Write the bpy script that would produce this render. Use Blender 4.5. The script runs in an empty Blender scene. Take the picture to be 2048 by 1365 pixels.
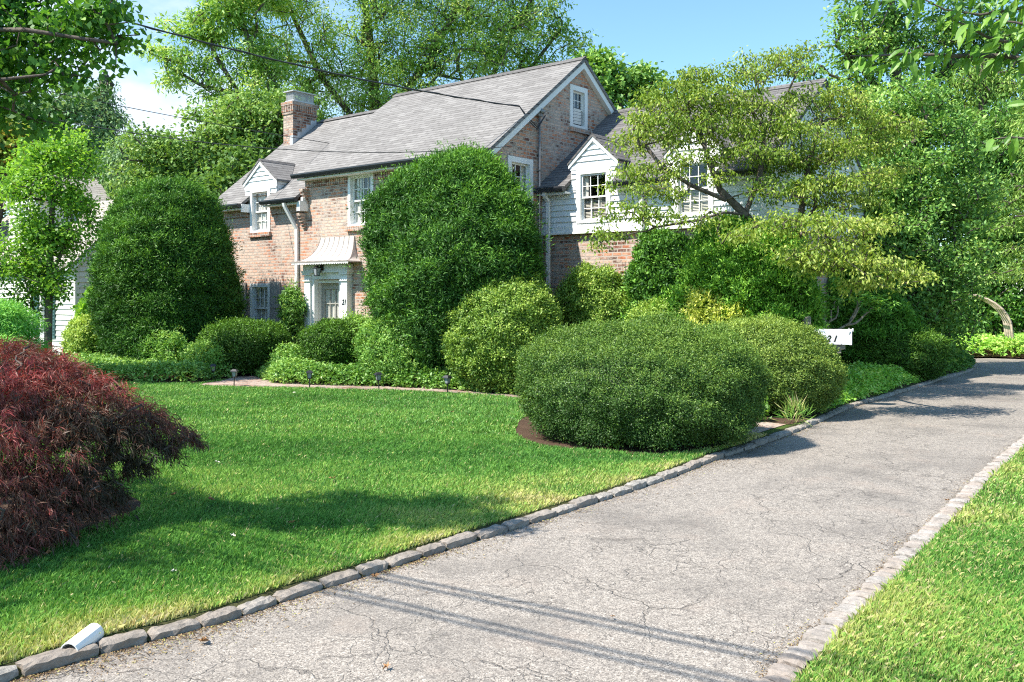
import bpy, math, random
import numpy as np
from mathutils import Vector, Matrix

# ------------------------------------------------------------------ camera, sky, sun, exposure
SC = bpy.context.scene
COL = SC.collection
F, HZ, CH = 1818.0, 590.0, 1.75            # focal length and horizon row (px of a 2048 wide picture), eye height
cam = bpy.data.cameras.new('camera')
cam.sensor_width = 36.0
cam.lens = 36.0 * F / 2048.0
cam.shift_y = -(682.5 - HZ) / 2048.0
cam.clip_start = 0.1
cam.clip_end = 3000
camo = bpy.data.objects.new('camera', cam)
COL.objects.link(camo)
camo.location = (0, 0, CH)
camo.rotation_euler = (math.radians(90), 0, 0)
SC.camera = camo

SUN_EL = 52.0
SX, SY = -0.915, -0.404                    # horizontal direction towards the sun
sun = bpy.data.lights.new('sun', 'SUN')
sun.energy = 4.9
sun.angle = math.radians(0.53)
sun.color = (1.0, 0.95, 0.86)
suno = bpy.data.objects.new('sun', sun)
COL.objects.link(suno)
ce = math.cos(math.radians(SUN_EL))
tosun = Vector((SX * ce, SY * ce, math.sin(math.radians(SUN_EL)))).normalized()
suno.rotation_euler = tosun.to_track_quat('Z', 'Y').to_euler()
suno.location = tosun * 60

world = bpy.data.worlds.new('World')
SC.world = world
world.use_nodes = True
wn, wl = world.node_tree.nodes, world.node_tree.links
bg = wn['Background']
sky = wn.new('ShaderNodeTexSky')
sky.sky_type = 'NISHITA'
sky.sun_disc = False
sky.sun_elevation = math.radians(SUN_EL)
sky.sun_rotation = math.atan2(SX, SY)
sky.air_density = 1.0
sky.dust_density = 0.3
sky.ozone_density = 3.0
bg.inputs['Strength'].default_value = 0.14
# clouds: soft noise in the sky's own directions
tc = wn.new('ShaderNodeTexCoord')
mp = wn.new('ShaderNodeMapping')
mp.inputs['Scale'].default_value = (1.0, 1.0, 2.2)
mp.inputs['Location'].default_value = (0.35, 0.0, 0.15)
nz = wn.new('ShaderNodeTexNoise')
nz.inputs['Scale'].default_value = 3.4
nz.inputs['Detail'].default_value = 9
nz.inputs['Roughness'].default_value = 0.56
wl.new(tc.outputs['Generated'], mp.inputs['Vector'])
wl.new(mp.outputs['Vector'], nz.inputs['Vector'])
dst = wn.new('ShaderNodeVectorMath'); dst.operation = 'DISTANCE'
dst.inputs[1].default_value = (-0.43, 0.86, 0.27)
wl.new(tc.outputs['Generated'], dst.inputs[0])
near = wn.new('ShaderNodeMapRange')
near.inputs['From Min'].default_value = 0.40
near.inputs['From Max'].default_value = 0.12
near.inputs['To Min'].default_value = 0.0
near.inputs['To Max'].default_value = 1.0
wl.new(dst.outputs['Value'], near.inputs['Value'])
add = wn.new('ShaderNodeMath'); add.operation = 'MULTIPLY'
cr = wn.new('ShaderNodeValToRGB')
cr.color_ramp.elements[0].position = 0.43; cr.color_ramp.elements[0].color = (0, 0, 0, 1)
cr.color_ramp.elements[1].position = 0.64; cr.color_ramp.elements[1].color = (1, 1, 1, 1)
wl.new(nz.outputs['Fac'], cr.inputs['Fac'])
wl.new(cr.outputs['Color'], add.inputs[0]); wl.new(near.outputs['Result'], add.inputs[1])
mixc = wn.new('ShaderNodeMix'); mixc.data_type = 'RGBA'
mixc.inputs[7].default_value = (4.7, 5.0, 5.4, 1)
wl.new(add.outputs['Value'], mixc.inputs[0])
tn = wn.new('ShaderNodeMix'); tn.data_type = 'RGBA'; tn.blend_type = 'MULTIPLY'; tn.inputs[0].default_value = 1.0
tn.inputs[7].default_value = (0.84, 1.0, 0.99, 1)
wl.new(sky.outputs['Color'], tn.inputs[6])
wl.new(tn.outputs[2], mixc.inputs[6])
wl.new(mixc.outputs[2], bg.inputs['Color'])

SC.view_settings.view_transform = 'Standard'
SC.view_settings.look = 'None'
SC.view_settings.gamma = 1
SC.view_settings.exposure = 0.95
SC.render.engine = 'CYCLES'
cy = SC.cycles
cy.max_bounces = 6; cy.diffuse_bounces = 4; cy.glossy_bounces = 3; cy.transmission_bounces = 4
cy.transparent_max_bounces = 8
cy.caustics_reflective = False; cy.caustics_refractive = False
cy.use_denoising = False
cy.pixel_filter_type = 'BLACKMAN_HARRIS'
cy.filter_width = 1.15
try:
    cy.denoiser = 'OPENIMAGEDENOISE'
except Exception:
    pass
cy.use_adaptive_sampling = True
cy.adaptive_threshold = 0.01
cy.sample_clamp_indirect = 8

# ------------------------------------------------------------------ helpers: places
def at(px, py, Z):
    """world point seen at pixel (px, py) when it stands Z metres ahead"""
    return np.array([(px - 1024) / F * Z, Z, CH - (py - HZ) / F * Z])

def G(px, py, h=0.0):
    """ground point under pixel"""
    Z = F * (CH - h) / (py - HZ)
    return np.array([(px - 1024) / F * Z, Z])

ANG = math.radians(39.15)
CA, SA = math.cos(ANG), math.sin(ANG)
HX, HY = -0.38, 17.70                      # front right corner of the main block
def H(s, t):
    return np.array([HX + CA * s + SA * t, HY - SA * s + CA * t])

# ------------------------------------------------------------------ helpers: materials
def mat(name):
    m = bpy.data.materials.new(name)
    m.use_nodes = True
    nt = m.node_tree
    for n in list(nt.nodes):
        nt.nodes.remove(n)
    out = nt.nodes.new('ShaderNodeOutputMaterial')
    return m, nt.nodes, nt.links, out

def principled(n, col=(0.5, 0.5, 0.5), rough=0.6, spec=0.3, metal=0.0):
    b = n.new('ShaderNodeBsdfPrincipled')
    b.inputs['Base Color'].default_value = (*col, 1)
    b.inputs['Roughness'].default_value = rough
    b.inputs['Specular IOR Level'].default_value = spec
    b.inputs['Metallic'].default_value = metal
    return b

def noise(n, l, vec, scale, detail=3, rough=0.55):
    t = n.new('ShaderNodeTexNoise')
    t.inputs['Scale'].default_value = scale
    t.inputs['Detail'].default_value = detail
    t.inputs['Roughness'].default_value = rough
    if vec is not None:
        l.new(vec, t.inputs['Vector'])
    return t.outputs['Fac']

def ramp(n, l, fac, stops, interp='LINEAR'):
    r = n.new('ShaderNodeValToRGB')
    r.color_ramp.interpolation = interp
    e = r.color_ramp.elements
    while len(e) < len(stops):
        e.new(0.5)
    for el, (p, c) in zip(e, stops):
        el.position = p
        el.color = (c, c, c, 1) if not hasattr(c, '__len__') else (*c, 1)
    l.new(fac, r.inputs['Fac'])
    return r.outputs['Color']

def mixrgb(n, l, fac, a, b, mode='MIX'):
    m = n.new('ShaderNodeMix'); m.data_type = 'RGBA'; m.blend_type = mode
    for sock, v in ((m.inputs[0], fac), (m.inputs[6], a), (m.inputs[7], b)):
        if isinstance(v, (int, float)):
            sock.default_value = v
        elif isinstance(v, tuple):
            sock.default_value = (*v, 1)
        else:
            l.new(v, sock)
    return m.outputs[2]

def math_(n, l, op, a, b=None):
    m = n.new('ShaderNodeMath'); m.operation = op
    for i, v in enumerate((a, b)):
        if v is None: continue
        if isinstance(v, (int, float)): m.inputs[i].default_value = v
        else: l.new(v, m.inputs[i])
    return m.outputs[0]

def bump(n, l, h, strength=0.4, dist=0.01, normal=None):
    b = n.new('ShaderNodeBump')
    b.inputs['Strength'].default_value = strength
    b.inputs['Distance'].default_value = dist
    l.new(h, b.inputs['Height'])
    if normal is not None: l.new(normal, b.inputs['Normal'])
    return b.outputs['Normal']

def simple(name, col, rough=0.6, spec=0.3, metal=0.0, var=0.15, scale=8.0, bmp=0.0):
    m, n, l, out = mat(name)
    b = principled(n, col, rough, spec, metal)
    g = n.new('ShaderNodeNewGeometry').outputs['Position']
    f = noise(n, l, g, scale, 5)
    c = ramp(n, l, f, [(0.3, tuple(x * (1 - var) for x in col)), (0.7, tuple(min(1, x * (1 + var)) for x in col))])
    l.new(c, b.inputs['Base Color'])
    if bmp:
        l.new(bump(n, l, noise(n, l, g, scale * 4, 4), bmp, 0.01), b.inputs['Normal'])
    l.new(b.outputs[0], out.inputs[0])
    return m

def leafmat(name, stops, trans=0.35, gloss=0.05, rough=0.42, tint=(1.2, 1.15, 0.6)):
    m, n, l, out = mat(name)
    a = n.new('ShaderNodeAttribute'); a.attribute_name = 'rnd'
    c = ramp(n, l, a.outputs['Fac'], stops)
    d = n.new('ShaderNodeBsdfDiffuse'); l.new(c, d.inputs['Color'])
    t = n.new('ShaderNodeBsdfTranslucent')
    l.new(mixrgb(n, l, 1.0, c, tint, 'MULTIPLY'), t.inputs['Color'])
    mx = n.new('ShaderNodeMixShader'); mx.inputs[0].default_value = trans
    l.new(d.outputs[0], mx.inputs[1]); l.new(t.outputs[0], mx.inputs[2])
    g = n.new('ShaderNodeBsdfGlossy'); g.inputs['Roughness'].default_value = rough
    m2 = n.new('ShaderNodeMixShader'); m2.inputs[0].default_value = gloss
    l.new(mx.outputs[0], m2.inputs[1]); l.new(g.outputs[0], m2.inputs[2])
    l.new(m2.outputs[0], out.inputs[0])
    return m

def uvsock(n):
    return n.new('ShaderNodeUVMap').outputs['UV']

def brick_mat(name, light=1.0, white=0.5):
    m, n, l, out = mat(name)
    uv = uvsock(n)
    geo = n.new('ShaderNodeNewGeometry').outputs['Position']
    wob = n.new('ShaderNodeVectorMath'); wob.operation = 'MULTIPLY_ADD'
    nn = n.new('ShaderNodeTexNoise'); nn.inputs['Scale'].default_value = 9; nn.inputs['Detail'].default_value = 3
    l.new(uv, nn.inputs['Vector'])
    l.new(nn.outputs['Color'], wob.inputs[0]); wob.inputs[1].default_value = (0.022, 0.022, 0); l.new(uv, wob.inputs[2])
    def bt(c1, c2, mo, mortar=0.013, smooth=0.25, bias=0.0):
        b = n.new('ShaderNodeTexBrick')
        b.inputs['Color1'].default_value = (*c1, 1); b.inputs['Color2'].default_value = (*c2, 1); b.inputs['Mortar'].default_value = (*mo, 1)
        b.inputs['Scale'].default_value = 1.0
        b.inputs['Mortar Size'].default_value = mortar; b.inputs['Mortar Smooth'].default_value = smooth
        b.inputs['Bias'].default_value = bias
        b.inputs['Brick Width'].default_value = 0.215; b.inputs['Row Height'].default_value = 0.072
        l.new(wob.outputs[0], b.inputs['Vector'])
        return b
    rnd = bt((0, 0, 0), (1, 1, 1), (0.5, 0.5, 0.5))
    k = light
    bc = ramp(n, l, rnd.outputs['Color'], [(0.0, (0.07*k, 0.04*k, 0.035*k)), (0.3, (0.24*k, 0.10*k, 0.07*k)), (0.55, (0.55*k, 0.19*k, 0.09*k)), (0.8, (0.60*k, 0.26*k, 0.14*k)), (1.0, (0.52*k, 0.38*k, 0.29*k))])
    # lime wash and grime with shapes of their own
    f1 = noise(n, l, uv, 9, 6, 0.72)
    f2 = noise(n, l, uv, 1.3, 3, 0.6)
    w = math_(n, l, 'ADD', f1, math_(n, l, 'MULTIPLY', f2, 0.7))
    wm = ramp(n, l, w, [(0.80 - white * 0.2, 0.0), (1.0 - white * 0.1, 0.85)])
    c = mixrgb(n, l, wm, bc, (0.62, 0.50, 0.41))
    grime = ramp(n, l, noise(n, l, uv, 2.2, 5, 0.7), [(0.56, 0.0), (0.75, 0.55)])
    c = mixrgb(n, l, grime, c, (0.12, 0.08, 0.06))
    # mortar
    c = mixrgb(n, l, rnd.outputs['Fac'], c, (0.46*k + .03, 0.39*k + .03, 0.33*k + .03))
    b = principled(n, rough=0.9, spec=0.15)
    l.new(c, b.inputs['Base Color'])
    hgt = mixrgb(n, l, rnd.outputs['Fac'], mixrgb(n, l, 0.5, rnd.outputs['Color'], f1), (0.0, 0.0, 0.0))
    l.new(bump(n, l, hgt, 1.0, 0.03), b.inputs['Normal'])
    l.new(b.outputs[0], out.inputs[0])
    return m

def shingle_mat(name, c1, c2, row=0.115):
    m, n, l, out = mat(name)
    uv = uvsock(n)
    def bt(off, w, mortar):
        b = n.new('ShaderNodeTexBrick')
        b.inputs['Color1'].default_value = (*c1, 1); b.inputs['Color2'].default_value = (*c2, 1); b.inputs['Mortar'].default_value = (c1[0]*.35, c1[1]*.35, c1[2]*.35, 1)
        b.inputs['Scale'].default_value = 1; b.inputs['Mortar Size'].default_value = mortar
        b.inputs['Mortar Smooth'].default_value = 0.1
        b.inputs['Brick Width'].default_value = w; b.inputs['Row Height'].default_value = row
        b.offset = off
        l.new(uv, b.inputs['Vector'])
        return b
    b1 = bt(0.37, 0.30, 0.006)
    sep = n.new('ShaderNodeSeparateXYZ'); l.new(uv, sep.inputs[0])
    fr = math_(n, l, 'FRACT', math_(n, l, 'DIVIDE', sep.outputs[1], row))
    # darker course line along the butt edge of each laminated tab
    nz1 = noise(n, l, uv, 60, 4, 0.7)
    blot = noise(n, l, uv, 0.9, 4, 0.6)
    c = mixrgb(n, l, ramp(n, l, nz1, [(0.3, 0.0), (0.7, 0.35)]), b1.outputs['Color'], (c2[0]*1.25, c2[1]*1.22, c2[2]*1.2))
    c = mixrgb(n, l, ramp(n, l, blot, [(0.4, 0.0), (0.7, 0.35)]), c, (c1[0]*.8, c1[1]*.8, c1[2]*.78))
    tab = ramp(n, l, fr, [(0.0, 1.0), (0.10, 1.0), (0.16, 0.0), (1.0, 0.0)])
    nzx = n.new('ShaderNodeMapping'); nzx.inputs['Scale'].default_value = (5.5, 0.01, 1)
    wv = n.new('ShaderNodeTexWhiteNoise'); wv.noise_dimensions = '2D'
    fl = n.new('ShaderNodeVectorMath'); fl.operation = 'FLOOR'
    sc = n.new('ShaderNodeVectorMath'); sc.operation = 'MULTIPLY'; sc.inputs[1].default_value = (1/0.17, 1/row, 0)
    l.new(uv, sc.inputs[0]); l.new(sc.outputs[0], fl.inputs[0]); l.new(fl.outputs[0], wv.inputs['Vector'])
    tab2 = math_(n, l, 'MULTIPLY', tab, ramp(n, l, wv.outputs['Value'], [(0.35, 0.25), (0.75, 0.95)]))
    c = mixrgb(n, l, tab2, c, (c1[0]*.32, c1[1]*.30, c1[2]*.30))
    b = principled(n, rough=0.95, spec=0.1)
    l.new(c, b.inputs['Base Color'])
    h = math_(n, l, 'SUBTRACT', math_(n, l, 'ADD', math_(n, l, 'MULTIPLY', wv.outputs['Value'], 0.5), math_(n, l, 'MULTIPLY', nz1, 0.3)), fr)
    l.new(bump(n, l, h, 0.6, 0.014), b.inputs['Normal'])
    l.new(b.outputs[0], out.inputs[0])
    return m

def asphalt_mat():
    m, n, l, out = mat('asphalt')
    g = n.new('ShaderNodeNewGeometry').outputs['Position']
    v = n.new('ShaderNodeTexVoronoi'); v.inputs['Scale'].default_value = 165; l.new(g, v.inputs['Vector'])
    vs = n.new('ShaderNodeSeparateColor'); l.new(v.outputs['Color'], vs.inputs[0])
    c = ramp(n, l, vs.outputs[0], [(0.0, (0.13, 0.114, 0.10)), (0.3, (0.272, 0.237, 0.202)), (0.65, (0.372, 0.325, 0.278)), (1.0, (0.52, 0.465, 0.40))])
    v2 = n.new('ShaderNodeTexVoronoi'); v2.inputs['Scale'].default_value = 38; l.new(g, v2.inputs['Vector'])
    vs2 = n.new('ShaderNodeSeparateColor'); l.new(v2.outputs['Color'], vs2.inputs[0])
    c = mixrgb(n, l, ramp(n, l, vs2.outputs[1], [(0.65, 0.0), (1.0, 0.45)]), c, (0.14, 0.125, 0.115))
    # worn and stained patches
    c = mixrgb(n, l, ramp(n, l, noise(n, l, g, 0.8, 6, 0.6), [(0.48, 0.0), (0.68, 0.65)]), c, (0.16, 0.143, 0.128))
    c = mixrgb(n, l, ramp(n, l, noise(n, l, g, 1.7, 5, 0.6), [(0.55, 0.0), (0.75, 0.35)]), c, (0.40, 0.31, 0.25))
    c = mixrgb(n, l, ramp(n, l, noise(n, l, g, 6.5, 4, 0.7), [(0.58, 0.0), (0.72, 0.4)]), c, (0.09, 0.085, 0.08))
    # cracks
    dn = n.new('ShaderNodeTexNoise'); dn.inputs['Scale'].default_value = 3.0; dn.inputs['Detail'].default_value = 6
    l.new(g, dn.inputs['Vector'])
    dd = n.new('ShaderNodeVectorMath'); dd.operation = 'MULTIPLY_ADD'; dd.inputs[1].default_value = (0.55, 0.55, 0)
    l.new(dn.outputs['Color'], dd.inputs[0]); l.new(g, dd.inputs[2])
    def crack(scale, w):
        q = n.new('ShaderNodeTexVoronoi'); q.feature = 'DISTANCE_TO_EDGE'; q.inputs['Scale'].default_value = scale
        l.new(dd.outputs[0], q.inputs['Vector'])
        return ramp(n, l, q.outputs['Distance'], [(0.0, 1.0), (w, 0.0)])
    mask = ramp(n, l, noise(n, l, g, 0.9, 2), [(0.42, 0.0), (0.55, 1.0)])
    k1 = math_(n, l, 'MULTIPLY', crack(0.85, 0.0045), ramp(n, l, noise(n, l, g, 0.55, 3), [(0.42, 0.15), (0.6, 1.0)]))
    k2 = math_(n, l, 'MULTIPLY', crack(3.2, 0.012), math_(n, l, 'MULTIPLY', mask, 0.6))
    kk = math_(n, l, 'MAXIMUM', k1, k2)
    c = mixrgb(n, l, math_(n, l, 'MULTIPLY', kk, 0.6), c, (0.035, 0.03, 0.028))
    b = principled(n, rough=0.92, spec=0.2)
    l.new(c, b.inputs['Base Color'])
    h = math_(n, l, 'SUBTRACT', math_(n, l, 'ADD', vs.outputs[0], vs2.outputs[1]), math_(n, l, 'MULTIPLY', kk, 3.0))
    l.new(bump(n, l, h, 0.7, 0.006), b.inputs['Normal'])
    l.new(b.outputs[0], out.inputs[0])
    return m

def soil_mat(name, a, b_, scale=40):
    m, n, l, out = mat(name)
    g = n.new('ShaderNodeNewGeometry').outputs['Position']
    c = ramp(n, l, noise(n, l, g, scale, 6, 0.7), [(0.3, a), (0.7, b_)])
    c = mixrgb(n, l, ramp(n, l, noise(n, l, g, 2.0, 4), [(0.4, 0.0), (0.7, 0.5)]), c, tuple(x * 0.6 for x in a))
    b = principled(n, rough=0.95, spec=0.1)
    l.new(c, b.inputs['Base Color'])
    l.new(bump(n, l, noise(n, l, g, scale * 1.5, 5, 0.7), 0.9, 0.03), b.inputs['Normal'])
    l.new(b.outputs[0], out.inputs[0])
    return m

def stone_mat(name, a, b_, moss=0.0):
    m, n, l, out = mat(name)
    g = n.new('ShaderNodeNewGeometry').outputs['Position']
    at_ = n.new('ShaderNodeAttribute'); at_.attribute_name = 'rnd'
    c = ramp(n, l, noise(n, l, g, 30, 8, 0.75), [(0.3, a), (0.7, b_)])
    c = mixrgb(n, l, math_(n, l, 'MULTIPLY', at_.outputs['Fac'], 0.5), c, (a[0]*1.05, a[1]*.84, a[2]*.7))
    c = mixrgb(n, l, ramp(n, l, noise(n, l, g, 7, 5, 0.7), [(0.5, 0.0), (0.7, 0.5)]), c, tuple(x * 0.45 for x in a))
    b = principled(n, rough=0.9, spec=0.2)
    l.new(c, b.inputs['Base Color'])
    l.new(bump(n, l, noise(n, l, g, 45, 8, 0.75), 0.9, 0.012), b.inputs['Normal'])
    l.new(b.outputs[0], out.inputs[0])
    return m

def paint_mat(name, col, dirt=0.25, rough=0.55):
    m, n, l, out = mat(name)
    g = n.new('ShaderNodeNewGeometry').outputs['Position']
    d = ramp(n, l, noise(n, l, g, 3.5, 7, 0.75), [(0.45, 0.0), (0.8, dirt)])
    c = mixrgb(n, l, d, tuple(col), (col[0]*.55, col[1]*.52, col[2]*.45))
    b = principled(n, rough=rough, spec=0.35)
    l.new(c, b.inputs['Base Color'])
    l.new(bump(n, l, noise(n, l, g, 60, 3), 0.12, 0.004), b.inputs['Normal'])
    l.new(b.outputs[0], out.inputs[0])
    return m

def glass_mat():
    m, n, l, out = mat('window_glass')
    t = n.new('ShaderNodeBsdfTransparent'); t.inputs[0].default_value = (0.97, 0.98, 0.98, 1)
    g = n.new('ShaderNodeBsdfGlossy'); g.inputs['Roughness'].default_value = 0.015
    lw = n.new('ShaderNodeLayerWeight'); lw.inputs['Blend'].default_value = 0.5
    ge = n.new('ShaderNodeNewGeometry').outputs['Position']
    l.new(bump(n, l, noise(n, l, ge, 2.5, 2), 0.15, 0.02), g.inputs['Normal'])
    mx = n.new('ShaderNodeMixShader')
    l.new(ramp(n, l, lw.outputs['Facing'], [(0.0, 0.05), (0.5, 0.10), (0.8, 0.30), (1.0, 1.0)]), mx.inputs[0]); l.new(t.outputs[0], mx.inputs[1]); l.new(g.outputs[0], mx.inputs[2])
    l.new(mx.outputs[0], out.inputs[0])
    return m

M = {}
M['brick'] = brick_mat('aged_brick', 0.95, 0.5)
M['brick_gable'] = brick_mat('gable_brick', 0.95, 0.35)
M['brick_chimney'] = brick_mat('chimney_brick', 0.7, 0.1)
M['shingle'] = shingle_mat('grey_shingles', (0.172, 0.162, 0.155), (0.262, 0.248, 0.236))
M['shingle_dark'] = shingle_mat('dark_shingles', (0.12, 0.113, 0.11), (0.19, 0.18, 0.175))
M['shingle_far'] = shingle_mat('tan_shingles', (0.34, 0.30, 0.26), (0.46, 0.42, 0.37))
M['white'] = paint_mat('white_paint', (0.80, 0.80, 0.78))
M['siding'] = paint_mat('white_siding_paint', (0.80, 0.80, 0.79), 0.3)
M['cream'] = paint_mat('cream_siding_paint', (0.66, 0.64, 0.56), 0.3)
M['gutter'] = simple('dark_gutter_metal', (0.035, 0.037, 0.042), 0.4, 0.5)
M['metalroof'] = simple('grey_standing_seam', (0.56, 0.50, 0.46), 0.55, 0.4, 0.0, 0.12, 5)
M['seam'] = simple('seam_edge', (0.36, 0.32, 0.29), 0.5, 0.4, 0.2)
M['lead'] = simple('flashing_metal', (0.52, 0.51, 0.51), 0.5, 0.5, 0.2)
M['black'] = simple('black_metal', (0.02, 0.02, 0.022), 0.4, 0.5)
M['letter'] = simple('black_lettering', (0.015, 0.015, 0.017), 0.5, 0.3)
M['shutter'] = simple('taupe_shutter_paint', (0.36, 0.32, 0.29), 0.6, 0.3)
M['shutter_teal'] = simple('teal_shutter_paint', (0.06, 0.13, 0.13), 0.6, 0.3)
M['doorpaint'] = simple('grey_door_paint', (0.36, 0.35, 0.31), 0.5, 0.4)
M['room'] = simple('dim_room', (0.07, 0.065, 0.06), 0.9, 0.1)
M['curtain'] = simple('pale_curtain', (0.62, 0.59, 0.52), 0.9, 0.1, var=0.1)
M['blind'] = simple('cream_blind', (0.60, 0.56, 0.47), 0.6, 0.3)
M['glass'] = glass_mat()
M['asphalt'] = asphalt_mat()
M['kerb'] = stone_mat('kerb_granite', (0.24, 0.22, 0.195), (0.46, 0.425, 0.38))
M['kerb_light'] = stone_mat('kerb_granite_pale', (0.27, 0.245, 0.22), (0.50, 0.46, 0.42))
M['mulch'] = soil_mat('mulch', (0.075, 0.045, 0.03), (0.19, 0.125, 0.085), 55)
M['earth'] = soil_mat('earth', (0.05, 0.05, 0.025), (0.10, 0.10, 0.04), 12)
M['turf'] = soil_mat('turf_base', (0.06, 0.10, 0.022), (0.12, 0.19, 0.04), 70)
M['pathbrick'] = brick_mat('path_brick', 0.6, 0.4)
M['bark'] = simple('bark', (0.12, 0.10, 0.085), 0.9, 0.1, 0, 0.4, 14, 0.7)
M['bark_pale'] = simple('pale_bark', (0.27, 0.24, 0.20), 0.9, 0.1, 0, 0.35, 20, 0.7)
M['wood'] = simple('weathered_post', (0.30, 0.27, 0.23), 0.85, 0.15, 0, 0.3, 25, 0.5)
M['mailbox'] = paint_mat('mailbox_enamel', (0.82, 0.83, 0.86), 0.10, 0.3)
M['pvc'] = paint_mat('white_pipe', (0.78, 0.77, 0.74), 0.3, 0.4)
M['wire'] = simple('wire_rubber', (0.05, 0.05, 0.055), 0.6, 0.3)
M['conduit'] = simple('grey_conduit', (0.27, 0.26, 0.25), 0.5, 0.4, 0.3)
M['lampglass'] = simple('frosted_lamp_glass', (0.30, 0.33, 0.35), 0.2, 0.6)
M['arch'] = simple('arch_wood', (0.52, 0.42, 0.34), 0.8, 0.2, 0, 0.3, 9)
M['deadleaf'] = simple('dry_leaf', (0.36, 0.19, 0.085), 0.8, 0.2, 0, 0.4, 30)
M['paleleaf'] = simple('pale_dry_leaf', (0.62, 0.58, 0.48), 0.8, 0.2, 0, 0.2, 30)

def lm(name, d, m_, h, **k):
    g = k.pop('gain', 1.75)
    k['gloss'] = k.get('gloss', 0.05) * 0.45
    k['rough'] = 0.5
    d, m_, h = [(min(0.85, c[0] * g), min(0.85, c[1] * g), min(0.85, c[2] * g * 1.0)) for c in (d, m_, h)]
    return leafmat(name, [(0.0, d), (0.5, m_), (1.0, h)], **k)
M['l_yew'] = lm('yew_leaf', (0.022, 0.065, 0.012), (0.045, 0.12, 0.018), (0.13, 0.27, 0.03), trans=0.22, gloss=0.05, gain=1.6)
M['l_yew_bright'] = lm('bright_yew_leaf', (0.045, 0.12, 0.015), (0.09, 0.21, 0.025), (0.21, 0.36, 0.05), trans=0.3, gloss=0.04)
M['l_hedge'] = lm('hedge_leaf', (0.03, 0.075, 0.014), (0.066, 0.145, 0.022), (0.19, 0.29, 0.042), trans=0.2, gloss=0.07, rough=0.35, gain=1.25)
M['l_hedge_y'] = lm('sunny_hedge_leaf', (0.05, 0.095, 0.02), (0.13, 0.21, 0.035), (0.30, 0.38, 0.07), trans=0.25, gloss=0.06, gain=1.4)
M['l_box'] = lm('boxwood_leaf', (0.06, 0.12, 0.018), (0.15, 0.25, 0.035), (0.34, 0.43, 0.09), trans=0.25, gloss=0.06, gain=1.5)
M['l_mound'] = lm('dark_mound_leaf', (0.03, 0.07, 0.01), (0.055, 0.13, 0.015), (0.14, 0.26, 0.03), trans=0.2, gloss=0.05, gain=1.4)
M['l_azalea'] = lm('azalea_leaf', (0.07, 0.15, 0.03), (0.14, 0.29, 0.05), (0.30, 0.45, 0.11), trans=0.35, gloss=0.05, gain=1.35)
M['l_azalea_y'] = lm('yellow_azalea_leaf', (0.14, 0.18, 0.03), (0.36, 0.40, 0.06), (0.62, 0.58, 0.15), trans=0.35, gloss=0.04)
M['l_pachy'] = lm('groundcover_leaf', (0.045, 0.12, 0.02), (0.12, 0.25, 0.04), (0.30, 0.43, 0.11), trans=0.25, gloss=0.09, rough=0.35, gain=1.5)
M['l_pachy_y'] = lm('sunny_groundcover_leaf', (0.08, 0.18, 0.03), (0.21, 0.40, 0.06), (0.42, 0.58, 0.15), trans=0.3, gloss=0.07)
M['l_rhodo'] = lm('rhododendron_leaf', (0.045, 0.13, 0.03), (0.11, 0.26, 0.05), (0.30, 0.44, 0.09), trans=0.3, gloss=0.10, rough=0.35)
M['l_dogwood'] = lm('dogwood_leaf', (0.065, 0.12, 0.016), (0.15, 0.22, 0.03), (0.34, 0.37, 0.10), trans=0.38, gloss=0.05, tint=(1.2, 1.15, 0.5))
M['l_holly'] = lm('holly_leaf', (0.035, 0.09, 0.018), (0.085, 0.18, 0.035), (0.26, 0.37, 0.10), trans=0.28, gloss=0.06, gain=1.95)
M['l_locust'] = lm('locust_leaf', (0.09, 0.18, 0.035), (0.19, 0.32, 0.07), (0.44, 0.52, 0.22), trans=0.45, gloss=0.05)
M['l_back'] = lm('back_tree_leaf', (0.055, 0.11, 0.025), (0.115, 0.205, 0.045), (0.26, 0.35, 0.12), trans=0.35, gloss=0.05)
M['l_grey'] = lm('grey_green_leaf', (0.07, 0.13, 0.06), (0.14, 0.23, 0.11), (0.30, 0.39, 0.22), trans=0.3, gloss=0.04)
M['l_maple'] = lm('maple_leaf', (0.03, 0.09, 0.015), (0.06, 0.16, 0.02), (0.17, 0.30, 0.04), trans=0.42, gloss=0.06)
M['l_lime'] = lm('lime_leaf', (0.045, 0.105, 0.015), (0.095, 0.205, 0.025), (0.21, 0.355, 0.05), trans=0.45, gloss=0.06)
M['l_autumn'] = lm('turning_leaf', (0.06, 0.13, 0.02), (0.15, 0.22, 0.035), (0.42, 0.18, 0.06), trans=0.4)
M['l_hemlock'] = lm('hemlock_leaf', (0.05, 0.11, 0.02), (0.12, 0.21, 0.04), (0.28, 0.37, 0.10), trans=0.28, gloss=0.04)
M['l_cherry'] = lm('cherry_leaf', (0.04, 0.11, 0.01), (0.085, 0.19, 0.014), (0.18, 0.29, 0.03), trans=0.42, gloss=0.10, rough=0.35)
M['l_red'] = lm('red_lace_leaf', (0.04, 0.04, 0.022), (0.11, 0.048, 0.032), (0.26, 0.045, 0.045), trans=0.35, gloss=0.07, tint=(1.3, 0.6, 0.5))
M['l_spruce'] = lm('dwarf_spruce_leaf', (0.07, 0.20, 0.04), (0.12, 0.30, 0.05), (0.22, 0.42, 0.08), trans=0.25)
M['grass'] = leafmat('grass_blade', [(0.0, (0.055, 0.165, 0.03)), (0.28, (0.125, 0.32, 0.052)), (0.5, (0.24, 0.45, 0.085)), (0.75, (0.50, 0.55, 0.15)), (1.0, (0.72, 0.60, 0.34))], trans=0.28, gloss=0.03, rough=0.5, tint=(1.15, 1.1, 0.75))

# ------------------------------------------------------------------ helpers: objects
def tag(o, label=None, cat=None, group=None, kind=None):
    if label: o['label'] = label
    if cat: o['category'] = cat
    if group: o['group'] = group
    if kind: o['kind'] = kind
    return o

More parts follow.
